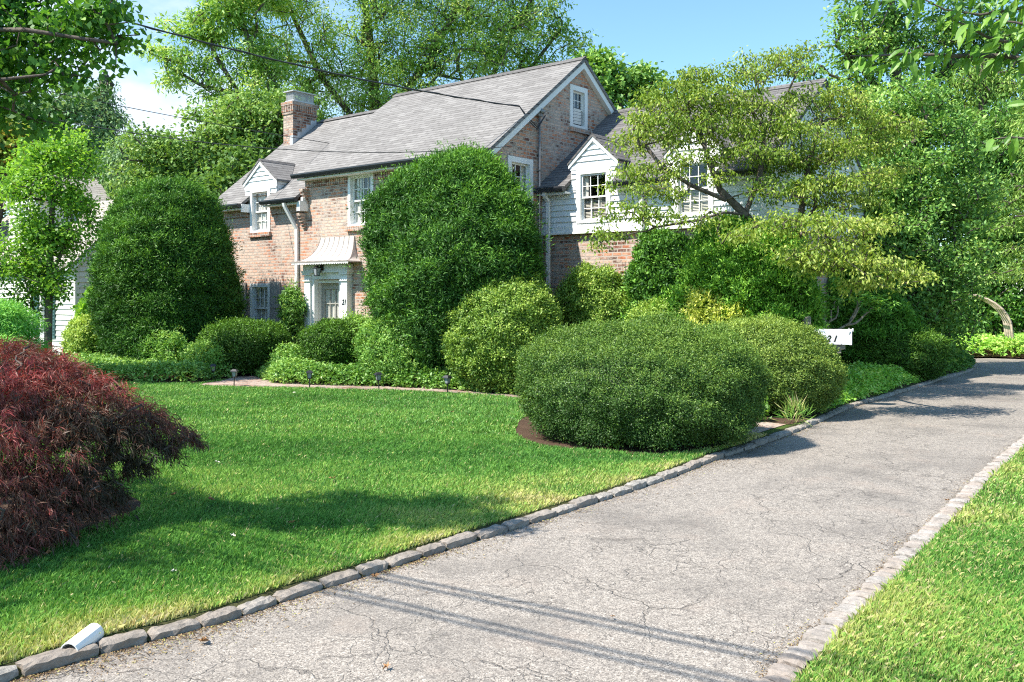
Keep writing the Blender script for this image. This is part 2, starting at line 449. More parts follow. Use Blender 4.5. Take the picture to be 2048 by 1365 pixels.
def empty(name, loc=(0, 0, 0), rz=0.0, parent=None):
    o = bpy.data.objects.new(name, None)
    COL.objects.link(o)
    o.empty_display_size = 0.2
    o.location = loc
    o.rotation_euler = (0, 0, rz)
    if parent: o.parent = parent
    return o

def thing(name, label, cat, loc=(0, 0, 0), rz=0.0, group=None):
    return tag(empty(name, loc, rz), label, cat, group)

def link(name, me, material, parent=None, loc=None, rz=None):
    o = bpy.data.objects.new(name, me)
    if material is not None:
        me.materials.append(material)
    COL.objects.link(o)
    if parent: o.parent = parent
    if loc is not None: o.location = loc
    if rz is not None: o.rotation_euler = (0, 0, rz)
    return o

def copy_tree(o, parent=None):
    c = o.copy()
    COL.objects.link(c)
    c.parent = parent
    for ch in list(o.children):
        copy_tree(ch, c)
    return c

class MB:
    def __init__(s): s.v = []; s.f = []; s.r = []
    def poly(s, pts):
        i = len(s.v); s.v += [tuple(float(c) for c in p) for p in pts]; s.f.append(tuple(range(i, i + len(pts))))
    def box(s, x0, x1, y0, y1, z0, z1):
        if x0 > x1: x0, x1 = x1, x0
        if y0 > y1: y0, y1 = y1, y0
        if z0 > z1: z0, z1 = z1, z0
        a = [(x0, y0, z0), (x1, y0, z0), (x1, y1, z0), (x0, y1, z0), (x0, y0, z1), (x1, y0, z1), (x1, y1, z1), (x0, y1, z1)]
        for f in ((3, 2, 1, 0), (4, 5, 6, 7), (0, 1, 5, 4), (1, 2, 6, 5), (2, 3, 7, 6), (3, 0, 4, 7)):
            s.poly([a[k] for k in f])
    def prism(s, pts, d):
        """closed prism: polygon pts (3D) extruded by vector d"""
        q = [tuple(p[i] + d[i] for i in range(3)) for p in pts]
        n = len(pts)
        s.poly(pts); s.poly(q[::-1])
        for i in range(n):
            j = (i + 1) % n
            s.poly([pts[j], pts[i], q[i], q[j]])
    def tube(s, pts, r, sides=8, cap=True):
        pts = [Vector(p) for p in pts]
        rs = r if hasattr(r, '__len__') else [r] * len(pts)
        rings = []
        prev = None
        for i, p in enumerate(pts):
            t = (pts[min(i + 1, len(pts) - 1)] - pts[max(i - 1, 0)]).normalized()
            a = prev if prev is not None else (Vector((0, 0, 1)) if abs(t.z) < 0.9 else Vector((1, 0, 0)))
            b = (a - t * a.dot(t)).normalized()
            prev = b
            c = t.cross(b)
            base = len(s.v)
            for k in range(sides):
                an = 2 * math.pi * k / sides
                s.v.append(tuple(p + (b * math.cos(an) + c * math.sin(an)) * rs[i]))
            rings.append(base)
        for i in range(len(rings) - 1):
            for k in range(sides):
                k2 = (k + 1) % sides
                s.f.append((rings[i] + k, rings[i] + k2, rings[i + 1] + k2, rings[i + 1] + k))
        if cap:
            s.f.append(tuple(rings[0] + k for k in range(sides))[::-1])
            s.f.append(tuple(rings[-1] + k for k in range(sides)))
    def lathe(s, prof, c=(0, 0, 0), sides=12):
        s.tube([(c[0], c[1], c[2] + z) for _, z in prof], [max(r, 1e-4) for r, _ in prof], sides)
    def mesh(s, name):
        me = bpy.data.meshes.new(name)
        me.from_pydata(s.v, [], s.f)
        me.update()
        return me
    def build(s, name, material, parent=None, smooth=False, uv=True, bevel=0, loc=None, rz=None):
        me = s.mesh(name)
        if uv: metric_uv(me)
        if smooth:
            me.polygons.foreach_set('use_smooth', [True] * len(me.polygons))
        o = link(name, me, material, parent, loc, rz)
        if bevel:
            b = o.modifiers.new('bevel', 'BEVEL'); b.width = bevel; b.segments = 2; b.limit_method = 'ANGLE'
        return o

def metric_uv(me):
    nl = len(me.loops)
    if nl == 0: return
    lay = me.uv_layers.new(name='UVMap')
    co = np.empty(len(me.vertices) * 3); me.vertices.foreach_get('co', co); co = co.reshape(-1, 3)
    vi = np.empty(nl, dtype=np.int64); me.loops.foreach_get('vertex_index', vi)
    npo = len(me.polygons)
    nr = np.empty(npo * 3); me.polygons.foreach_get('normal', nr); nr = nr.reshape(-1, 3)
    tot = np.empty(npo, dtype=np.int64); me.polygons.foreach_get('loop_total', tot)
    N = np.repeat(nr, tot, axis=0)
    T = np.cross(np.array([0, 0, 1.0]), N)
    ln = np.linalg.norm(T, axis=1)
    flat = ln < 1e-3
    T[flat] = (1, 0, 0); ln[flat] = 1
    T /= ln[:, None]
    # keep a common sign so that opposite faces share the same courses
    B = np.cross(N, T)
    P = co[vi]
    uv = np.stack([(P * T).sum(1), (P * B).sum(1)], 1)
    lay.data.foreach_set('uv', uv.astype(np.float32).ravel())

# numpy leaf meshes ------------------------------------------------
def unit(a):
    return a / np.maximum(np.linalg.norm(a, axis=-1, keepdims=True), 1e-9)

def leaf_mesh(name, C, A, Nn, L, W, R, fold=0.12, droop=0.08, wide=0.45):
    n = len(C)
    A = unit(A)
    S = unit(np.cross(A, Nn))
    N2 = np.cross(S, A)
    L = np.broadcast_to(L, (n,))[:, None]; W = np.broadcast_to(W, (n,))[:, None]
    V = np.empty((n, 4, 3))
    V[:, 0] = C
    V[:, 1] = C + A * L * wide + S * W * 0.5 + N2 * fold * W
    V[:, 2] = C + A * L - N2 * droop * L
    V[:, 3] = C + A * L * wide - S * W * 0.5 + N2 * fold * W
    return quads(name, V, R)

def quads(name, V, R):
    n, k = V.shape[0], V.shape[1]
    me = bpy.data.meshes.new(name)
    me.vertices.add(n * k)
    me.vertices.foreach_set('co', V.astype(np.float32).ravel())
    me.loops.add(n * k)
    me.loops.foreach_set('vertex_index', np.arange(n * k, dtype=np.int32))
    me.polygons.add(n)
    me.polygons.foreach_set('loop_start', np.arange(0, n * k, k, dtype=np.int32))
    try:
        me.polygons.foreach_set('loop_total', np.full(n, k, dtype=np.int32))
    except Exception:
        pass
    me.update(calc_edges=True)
    a = me.attributes.new('rnd', 'FLOAT', 'POINT')
    a.data.foreach_set('value', np.repeat(np.clip(R, 0, 1), k).astype(np.float32))
    return me

def snoise(P, freq, seed):
    """cheap smooth noise: sum of random sines, about -1..1"""
    r = np.random.default_rng(seed)
    K = r.normal(size=(7, 3)); K = unit(K) * freq * r.uniform(0.6, 1.5, (7, 1))
    ph = r.uniform(0, 6.28, 7)
    return np.sin(P @ K.T + ph).sum(1) / 3.2

def tufts(rng, C, Nn, n, L, W, spread=0.6, rad=0.04, up=0.3, sag=0.0, tone=0.5, tonevar=0.22, leafvar=0.18, clumptone=None, outw=1.0, face=0.5):
    m = len(C)
    c = np.repeat(C, n, 0); nn = np.repeat(Nn, n, 0)
    c = c + rng.normal(size=c.shape) * rad
    A = unit(nn * outw + rng.normal(size=c.shape) * spread + np.array([0, 0, up - sag]))
    N = unit(rng.normal(size=c.shape) * 0.5 + nn * face + np.array([0, 0, 0.35]))
    l = L * rng.uniform(0.65, 1.25, len(c)); w = W * rng.uniform(0.75, 1.25, len(c))
    ct = tone + rng.normal(size=m) * tonevar if clumptone is None else clumptone
    R = np.repeat(ct, n) + rng.normal(size=len(c)) * leafvar
    return c, A, N, l, w, R

def dome_points(rng, n, rx, ry, zc, rup, rdn, p=2.3, amp=0.05, freq=3.0, seed=0, zmin=0.03, lean=(0, 0)):
    d = unit(rng.normal(size=(int(n * 1.5) + 10, 3)))
    q = np.abs(d)
    r = (q ** p).sum(1) ** (-1.0 / p)
    rz = np.where(d[:, 2] > 0, rup, rdn)
    sc = np.stack([np.full(len(d), rx), np.full(len(d), ry), rz], 1)
    P = d * r[:, None] * sc
    N = unit(np.sign(d) * q ** (p - 1) / sc)
    def disp(Q):
        return amp * snoise(Q, freq, seed) + amp * 0.6 * snoise(Q * np.array([1, 1, 1.9]), freq * 2.6, seed + 1) + min(amp, 0.10) * 0.6 * snoise(Q * np.array([1, 1, 1.6]), freq * 6.0, seed + 2)
    d0 = disp(P); e = 0.015
    g = np.stack([(disp(P + np.eye(3)[k] * e) - d0) / e for k in range(3)], 1)
    g = g - (g * N).sum(1, keepdims=True) * N
    P = P + N * d0[:, None]
    N = unit(N - 0.9 * g)
    P[:, 2] += zc
    P[:, 0] += lean[0] * P[:, 2]; P[:, 1] += lean[1] * P[:, 2]
    k = P[:, 2] > zmin
    return P[k][:n], N[k][:n]

def dome_core(rx, ry, zc, rup, rdn, p, amp, freq, seed, shrink, name):
    nu, nv = 40, 22
    v = []; f = []
    for j in range(nv + 1):
        th = math.pi * j / nv
        for i in range(nu):
            ph = 2 * math.pi * i / nu
            v.append((math.sin(th) * math.cos(ph), math.sin(th) * math.sin(ph), math.cos(th)))
    d = np.array(v); q = np.abs(d)
    r = (q ** p).sum(1) ** (-1.0 / p)
    rz = np.where(d[:, 2] > 0, rup, rdn)
    sc = np.stack([np.full(len(d), rx), np.full(len(d), ry), rz], 1)
    P = d * r[:, None] * sc
    N = unit(np.sign(d) * q ** (p - 1) / sc)
    P = P + N * (amp * snoise(P, freq, seed) - shrink)[:, None]
    P[:, 2] = np.maximum(P[:, 2] + zc, 0.0)
    for j in range(nv):
        for i in range(nu):
            i2 = (i + 1) % nu
            f.append((j * nu + i, (j + 1) * nu + i, (j + 1) * nu + i2, j * nu + i2))
    me = bpy.data.meshes.new(name)
    me.from_pydata([tuple(x) for x in P], [], f)
    me.polygons.foreach_set('use_smooth', [True] * len(f))
    me.update()
    return me

def shrub(name, label, cat, loc, rx, ry, h, mt, rz=-ANG, group=None, zc=None, n=2500, per=9, L=0.05, W=0.018,
          p=2.3, amp=0.05, freq=3.0, seed=1, spread=0.6, rad=0.035, up=0.25, sag=0.0, depth=0.10, tone=0.45,
          toplit_tone=0.15, core=0.12, stems=0, tonevar=0.16, leafvar=0.16, zmin=0.04, rdn=None, coreon=True, fringe=0.0, zbase=0.05, outw=0.45, face=1.2):
    root = thing(name, label, cat, (loc[0], loc[1], zbase), rz, group)
    rng = np.random.default_rng(seed)
    zc = h * 0.45 if zc is None else zc
    rdn = zc * 1.02 if rdn is None else rdn
    P, N = dome_points(rng, n, rx, ry, zc, h - zc, rdn, p, amp, freq, seed, zmin)
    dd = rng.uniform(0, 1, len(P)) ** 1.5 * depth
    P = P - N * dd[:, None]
    if fringe:
        P = P + N * (rng.exponential(fringe, len(P)) * (rng.uniform(size=len(P)) < 0.25))[:, None]
    stray = rng.uniform(size=len(P)) < 0.006
    P = P + N * (stray * rng.uniform(0.03, 0.11, len(P)))[:, None]
    ct = tone + 0.16 * (0.5 - dd / max(depth, 1e-3)) + toplit_tone * (N[:, 2]) + 0.14 * snoise(P, 2.2, seed + 5) + rng.normal(size=len(P)) * tonevar  # upward tufts lighter: fresh growth plus sunlit tops put into leaf colour
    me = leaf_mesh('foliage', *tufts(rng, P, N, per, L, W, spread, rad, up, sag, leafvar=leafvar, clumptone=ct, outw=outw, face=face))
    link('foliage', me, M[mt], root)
    if coreon:
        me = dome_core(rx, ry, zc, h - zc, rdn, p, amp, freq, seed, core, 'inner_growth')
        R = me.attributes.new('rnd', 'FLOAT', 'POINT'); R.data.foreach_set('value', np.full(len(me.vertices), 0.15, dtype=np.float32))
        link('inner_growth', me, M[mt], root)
    if stems:
        mb = MB()
        for i in range(stems):
            a = rng.uniform(0, 6.28); r0 = rng.uniform(0.02, 0.12); r1 = rng.uniform(0.3, 0.75)
            pts = []
            for k in range(5):
                f_ = k / 4
                rr = r0 + (r1 * min(rx, ry) - r0) * f_ ** 1.3
                pts.append((rr * math.cos(a) + rng.normal() * 0.02, rr * math.sin(a) + rng.normal() * 0.02, f_ * h * 0.7 - 0.03))
            mb.tube(pts, [0.028, 0.024, 0.018, 0.012, 0.006], 6)
        mb.build('stem', M['bark'], root, smooth=True, uv=False)
    return root

# tree skeleton -----------------------------------------------------
def edge_tubes(name, P0, P1, r0, r1, sides=6):
    n = len(P0)
    T = unit(P1 - P0)
    a = np.where(np.abs(T[:, 2:3]) < 0.9, np.array([[0, 0, 1.0]]), np.array([[1.0, 0, 0]]))
    B = unit(np.cross(T, a)); C = np.cross(T, B)
    an = np.arange(sides) * 2 * math.pi / sides
    ring = B[:, None, :] * np.cos(an)[None, :, None] + C[:, None, :] * np.sin(an)[None, :, None]
    V = np.empty((n, 2, sides, 3))
    V[:, 0] = P0[:, None] - (T * np.minimum(r0, 0.02)[:, None])[:, None] + ring * r0[:, None, None]
    V[:, 1] = P1[:, None] + ring * r1[:, None, None]
    k = np.arange(sides); k2 = (k + 1) % sides
    q = np.stack([k, k2, sides + k2, sides + k], 1)
    F_ = (np.arange(n) * 2 * sides)[:, None, None] + q[None]
    F_ = F_.reshape(-1, 4).astype(np.int32)
    me = bpy.data.meshes.new(name)
    me.vertices.add(n * 2 * sides); me.vertices.foreach_set('co', V.astype(np.float32).ravel())
    me.loops.add(F_.size); me.loops.foreach_set('vertex_index', F_.ravel())
    me.polygons.add(len(F_)); me.polygons.foreach_set('loop_start', np.arange(0, F_.size, 4, dtype=np.int32))
    try: me.polygons.foreach_set('loop_total', np.full(len(F_), 4, dtype=np.int32))
    except Exception: pass
    me.polygons.foreach_set('use_smooth', np.ones(len(F_), dtype=bool))
    me.update(calc_edges=True)
    return me

def skeleton(rng, trunks, targets, step=0.5, rtip=0.012, expo=0.45, wiggle=0.08, climb=0.5, r0=None):
    P = []; par = []
    for tr in trunks:
        start = len(P)
        for i, p in enumerate(tr):
            P.append(np.array(p, float)); par.append(-1 if i == 0 else len(P) - 2)
        if start and len(tr) > 1:
            d = [np.linalg.norm(P[start] - P[j]) for j in range(start)]
            par[start] = int(np.argmin(d))
    base = np.array(P)
    order = np.argsort(np.min(np.linalg.norm(targets[:, None] - base[None], axis=2), axis=1))
    for ti in order:
        q = targets[ti]
        A = np.array(P)
        d = np.linalg.norm(A - q, axis=1)
        sc = d + climb * np.maximum(0, A[:, 2] - q[2] + 0.25 * d)
        j = int(np.argmin(sc))
        dist = d[j]
        k = max(1, int(math.ceil(dist / step)))
        p0 = A[j]
        off = rng.normal(size=3) * wiggle * dist
        prev = j
        for i in range(1, k + 1):
            f_ = i / k
            x = p0 + (q - p0) * f_ + off * math.sin(math.pi * f_) + (rng.normal(size=3) * wiggle * 0.25 * dist / k if i < k else 0)
            P.append(x); par.append(prev); prev = len(P) - 1
    P = np.array(P); par = np.array(par)
    w = np.zeros(len(P))
    has = np.zeros(len(P), bool); has[par[par >= 0]] = True
    w[~has] = 1
    for i in range(len(P) - 1, -1, -1):
        if w[i] == 0: w[i] = 1
        if par[i] >= 0: w[par[i]] += w[i]
    r = rtip * w ** expo
    if r0:
        s_ = r0 / r.max()
        r = np.maximum(r * s_, rtip * 0.6)
    k = par >= 0
    return P[par[k]], P[k], np.minimum(r[par[k]], r[k] * 1.6), r[k]

def blob_points(rng, blobs, n, shell=0.5, holes=0.0, seed=0):
    vol = np.array([b[3] * b[4] * b[5] for b in blobs]) ** 0.8
    out = []
    cnt = np.maximum(1, (vol / vol.sum() * n).astype(int))
    for b, m in zip(blobs, cnt):
        m2 = int(m * (1 + 2.5 * holes)) + 1
        d = unit(rng.normal(size=(m2, 3)))
        r = rng.uniform(0, 1, m2) ** shell
        p = np.array(b[:3]) + d * r[:, None] * np.array(b[3:6])
        if holes:
            s = snoise(p, 1.6 / max(0.5, min(b[3:6])) * 1.6, seed + 11)
            p = p[s > -1 + holes * 1.2][:m]
        out.append(p[:m])
    return np.concatenate(out)

def tree(name, label, cat, trunks, blobs, ncl, clr, nl, L, W, mt, bark='bark', r0=0.15, rtip=0.01, group=None, seed=1,
         shell=0.5, flat=0.6, spread=1.0, up=0.0, sag=0.2, tone=0.5, tonevar=0.15, holes=0.2, step=0.6, wiggle=0.08,
         climb=0.5, leafvar=0.18, zmin=0.2, outward=0.5, expo=0.45, fold=0.12, targets=None, topbias=0.0):
    base = trunks[0][0]
    root = thing(name, label, cat, (base[0], base[1], 0), 0, group)
    o = np.array([base[0], base[1], 0.0])
    rng = np.random.default_rng(seed)
    T = blob_points(rng, blobs, ncl, shell, holes, seed) if targets is None else targets
    T = T[T[:, 2] > zmin] - o
    trk = [[np.array(p, float) - o for p in tr] for tr in trunks]
    P0, P1, a, b = skeleton(rng, trk, T, step, rtip, expo, wiggle, climb, r0)
    link('trunk', edge_tubes('trunk', P0, P1, a, b), M[bark], root)
    cen = T.mean(0)
    n = len(T)
    C = np.repeat(T, nl, 0)
    C = C + rng.normal(size=C.shape) * clr * np.array([1, 1, flat]) * 0.6
    out = unit(C - np.repeat(T, nl, 0) + 0.0001)
    A = unit(out * outward + rng.normal(size=C.shape) * spread * 0.5 + np.array([0, 0, up - sag]))
    N = unit(rng.normal(size=C.shape) * 0.55 + np.array([0, 0, 0.9]))
    ct = tone + rng.normal(size=n) * tonevar + 0.12 * snoise(T, 1.5, seed + 3) + topbias * (T[:, 2] - cen[2]) / (T[:, 2].std() + 1e-6)
    R = np.repeat(ct, nl) + rng.normal(size=len(C)) * leafvar
    l_ = L * rng.uniform(0.65, 1.25, len(C)); w_ = W * rng.uniform(0.75, 1.25, len(C))
    link('crown', leaf_mesh('crown', C, A, N, l_, w_, R, fold=fold), M[mt], root)
    return root

def in_poly(P, poly):
    x, y = P[:, 0], P[:, 1]
    c = np.zeros(len(P), bool)
    n = len(poly)
    for i in range(n):
        x0, y0 = poly[i]; x1, y1 = poly[(i + 1) % n]
        hit = ((y0 > y) != (y1 > y)) & (x < (x1 - x0) * (y - y0) / (y1 - y0 + 1e-12) + x0)
        c ^= hit
    return c

def poly_dist(P, line):
    best = np.full(len(P), 1e9)
    for a, b in zip(line[:-1], line[1:]):
        a = np.array(a); b = np.array(b); ab = b - a
        t = np.clip(((P - a) @ ab) / (ab @ ab), 0, 1)
        best = np.minimum(best, np.linalg.norm(P - (a + t[:, None] * ab), axis=1))
    return best

def sheet(name, poly, z, material, kind='structure', parent=None):
    me = bpy.data.meshes.new(name)
    me.from_pydata([(float(p[0]), float(p[1]), z) for p in poly], [], [tuple(range(len(poly)))])
    me.update()
    metric_uv(me)
    if me.polygons[0].normal.z < 0:
        me.flip_normals()
    o = link(name, me, material, parent)
    tag(o, kind=kind)
    return o

def smooth_line(pts, n=12):
    pts = [np.array(p, float) for p in pts]
    out = []
    q = [2 * pts[0] - pts[1]] + pts + [2 * pts[-1] - pts[-2]]
    for i in range(1, len(q) - 2):
        p0, p1, p2, p3 = q[i - 1:i + 3]
        for k in range(n):
            t = k / n
            out.append(0.5 * ((2 * p1) + (-p0 + p2) * t + (2 * p0 - 5 * p1 + 4 * p2 - p3) * t * t + (-p0 + 3 * p1 - 3 * p2 + p3) * t ** 3))
    out.append(pts[-1])
    return out

# ------------------------------------------------------------------ ground
LK = [G(-420, 1545), G(-200, 1436), G(0, 1372), G(150, 1325), G(300, 1285), G(435, 1249.5), G(599, 1195), G(786, 1137), G(900, 1100), G(1120, 1030),
      G(1335, 960), G(1434, 921), G(1547, 883), G(1636, 847), G(1705, 816), G(1793, 790), G(1881, 761), G(1935, 745), G(1951, 737), G(1950, 730), G(1938, 724), G(1915, 719.5)]
LK = smooth_line(LK, 6)
RK = [G(1400, 1500), G(1532, 1365), G(1624, 1274.5), G(1731, 1178.5), G(1813, 1097), G(1891, 1022), G(1962, 951), G(2047, 880), G(2120, 827), G(2200, 785)]
RK = smooth_line(RK, 6)

def offset_line(line, d):
    out = []
    for i in range(len(line)):
        t = line[min(i + 1, len(line) - 1)] - line[max(i - 1, 0)]
        t = t / np.linalg.norm(t)
        out.append(line[i] + np.array([-t[1], t[0]]) * d)      # + is to the left of travel
    return out

far_edge = [G(1860, 716), G(1930, 717.5), G(1980, 717), G(2048, 719), G(2250, 722)]
# one ground sheet to the horizon
sheet('ground', [(-900, -300), (900, -300), (900, 1500), (-900, 1500)], -0.03, M['earth'])
drive_poly = [p for p in LK[:-2]] + [np.array([13.2, 26.2]), np.array([11.0, 26.0])][::-1] + far_edge + [np.array([26, 24]), RK[-1] + np.array([6, 0])] + RK[::-1] + [np.array([3.0, -3.0]), np.array([-7.0, -3.0])]
sheet('driveway', drive_poly, 0.0, M['asphalt'])
LZ = 0.045
LKi = offset_line(LK, 0.12)
lawn_left = [p for p in LKi] + [np.array([12, 34]), np.array([-40, 40]), np.array([-40, -3]), np.array([-7.4, -3.0])]
sheet('lawn', lawn_left, LZ, M['turf'])
RKi = offset_line(RK, -0.14)
lawn_right = [p for p in RKi] + [np.array([22, 20]), np.array([22, -3.0]), np.array([1.2, -3.0])]
sheet('lawn', lawn_right, LZ, M['turf'])

# kerb stones
def kerb(name, line, h, w, Lm, Lv, material, side, seed, gap=None, start=0.0):
    rng = random.Random(seed)
    seg = [0.0]
    for a, b in zip(line[:-1], line[1:]): seg.append(seg[-1] + float(np.linalg.norm(b - a)))
    def pos(s):
        s = max(0, min(seg[-1] - 1e-4, s))
        for i in range(len(seg) - 1):
            if seg[i + 1] > s:
                f_ = (s - seg[i]) / (seg[i + 1] - seg[i])
                p = line[i] * (1 - f_) + line[i + 1] * f_
                t = (line[i + 1] - line[i]) / np.linalg.norm(line[i + 1] - line[i])
                return p, t
        return line[-1], (line[-1] - line[-2]) / np.linalg.norm(line[-1] - line[-2])
    V = []; R = []; Fq = []
    s = start
    while s < seg[-1] - 0.05:
        L = Lm * (1 + rng.uniform(-Lv, Lv))
        if gap:
            if gap(pos(s)[0]): s += 0.02; continue
            while gap(pos(s + L)[0]) and L > 0.1: L -= 0.02
        p, t = pos(s); q, t2 = pos(s + L)
        mid, tm = pos(s + L / 2)
        if L > 0.05:
            nrm = np.array([-tm[1], tm[0]]) * side
            d = (q - p); dl = np.linalg.norm(d); d = d / max(dl, 1e-6)
            hh = h * rng.uniform(0.8, 1.15); ww = w * rng.uniform(0.9, 1.1); j = rng.uniform(-0.008, 0.008)
            tw = rng.uniform(-0.03, 0.03)
            nx, ny, nz = 7, 4, 3
            base = len(V)
            rv = rng.random()
            g0 = 0.009
            grid = {}
            def vtx(a, b, c):
                k = (a, b, c)
                if k in grid: return grid[k]
                fa, fb, fc = a / nx, b / ny, c / nz
                # rounded box
                x = g0 + fa * (dl - 2 * g0); y = fb * ww; z = -0.06 + fc * (hh + 0.06)
                r_ = 0.012
                if c == nz and a in (0, nx): z -= r_ * 0.8; 
                if c == nz and b in (0, ny): z -= r_ * 0.8
                if b == 0 and a in (0, nx): y += r_
                x += rng.uniform(-.006, .006); y += rng.uniform(-.0065, .0065); z += rng.uniform(-.005, .005)
                P_ = p + d * x + nrm * (y + j + tw * (x - dl / 2))
                V.append((P_[0], P_[1], z)); R.append(rv)
                grid[k] = len(V) - 1
                return grid[k]
            for a in range(nx):
                for b in range(ny):
                    Fq.append((vtx(a, b, nz), vtx(a + 1, b, nz), vtx(a + 1, b + 1, nz), vtx(a, b + 1, nz)))
                for c in range(nz):
                    Fq.append((vtx(a, 0, c), vtx(a + 1, 0, c), vtx(a + 1, 0, c + 1), vtx(a, 0, c + 1)))
                    Fq.append((vtx(a + 1, ny, c), vtx(a, ny, c), vtx(a, ny, c + 1), vtx(a + 1, ny, c + 1)))
            for b in range(ny):
                for c in range(nz):
                    Fq.append((vtx(0, b + 1, c), vtx(0, b, c), vtx(0, b, c + 1), vtx(0, b + 1, c + 1)))
                    Fq.append((vtx(nx, b, c), vtx(nx, b + 1, c), vtx(nx, b + 1, c + 1), vtx(nx, b, c + 1)))
        s += L
    me = bpy.data.meshes.new(name)
    me.from_pydata(V, [], Fq)
    me.update()
    import bmesh
    bm = bmesh.new(); bm.from_mesh(me); bmesh.ops.recalc_face_normals(bm, faces=bm.faces); bm.to_mesh(me); bm.free()
    at_ = me.attributes.new('rnd', 'FLOAT', 'POINT'); at_.data.foreach_set('value', np.array(R, dtype=np.float32))
    me.polygons.foreach_set('use_smooth', [False] * len(me.polygons))
    tag(link(name, me, material), kind='structure')

g0, g1 = G(52, 1354), G(142, 1329)
kerb('kerb', LK, 0.050, 0.105, 0.29, 0.25, M['kerb'], 1, 3, gap=lambda p: g0[0] < p[0] < g1[0])
kerb('kerb', RK, 0.055, 0.135, 0.115, 0.25, M['kerb_light'], -1, 4)
# earth joint strip under and between the kerb stones
def strip(name, a, b, z, m_, z2=None):
    z2 = z if z2 is None else z2
    mb = MB()
    for i in range(len(a) - 1):
        mb.poly([(*a[i], z), (*a[i + 1], z), (*b[i + 1], z2), (*b[i], z2)])
    me = mb.mesh(name); metric_uv(me)
    import bmesh
    bm = bmesh.new(); bm.from_mesh(me)
    for f in bm.faces:
        if f.normal.z < 0: f.normal_flip()
    bm.to_mesh(me); bm.free()
    tag(link(name, me, m_), kind='structure')
strip('kerb_bedding', offset_line(LK, 0.012), offset_line(LK, 0.14), 0.004, M['earth'], 0.049)
strip('kerb_bedding', offset_line(RK, -0.012), offset_line(RK, -0.16), 0.004, M['earth'], 0.049)

# garden path, planting beds
PA = [G(395, 777), G(470, 779), G(620, 783), G(760, 786), G(895, 791), G(1020, 801), G(1478, 887)]
PB = [G(1572, 857), G(1080, 799), G(1020, 792.5), G(900, 783), G(700, 775.5), G(545, 769), G(505, 757), G(470, 759), G(440, 768), G(410, 772)]
path_poly = [np.array(p) for p in PA] + [np.array(p) for p in PB]
sheet('path', path_poly, LZ + 0.008, M['pathbrick'])
def bed(px, z=LZ + 0.004, name='planting_bed'):
    pts = smooth_line([G(*p, h=0) for p in px] + [G(*px[0])], 6)[:-1]
    sheet(name, pts, z, M['mulch'])
    return pts
bed_hedge = bed([(1030, 868), (1040, 885), (1090, 900), (1180, 912), (1290, 918), (1390, 912), (1458, 893), (1400, 866), (1250, 835), (1100, 828), (1045, 845)])
bed_maple = bed([(-200, 1190), (0, 1150), (100, 1110), (185, 1070), (265, 1042), (282, 1020), (250, 1000), (150, 960), (-100, 960), (-300, 1000)])
bed_right = [np.array(G(1578, 857)), np.array(G(1100, 790)), H(0.2, -0.2), H(6.5, 0.5), np.array([9.5, 30]), np.array([13, 27])] + [p for p in offset_line(LK, 0.14)[::-1] if p[1] > 12.0]
sheet('planting_bed', bed_right, LZ + 0.004, M['mulch'])
bed_house = [np.array(G(110, 770)), np.array(G(250, 772)), np.array(G(390, 772)), np.array(G(440, 766)), np.array(G(500, 757)), np.array(G(545, 769)), np.array(G(700, 776)), np.array(G(900, 783.5)), np.array(G(1090, 800)), H(1.5, 1.6), H(0, 0.2), H(-9.5, 0.2), np.array([-14.0, 22.5])]
sheet('planting_bed', bed_house, LZ + 0.002, M['mulch'])
bed_far = [G(1922, 717), G(1980, 716), G(2048, 718), G(2250, 721), np.array([30, 34]), np.array([10, 34])]
sheet('planting_bed', bed_far, LZ - 0.02, M['mulch'])

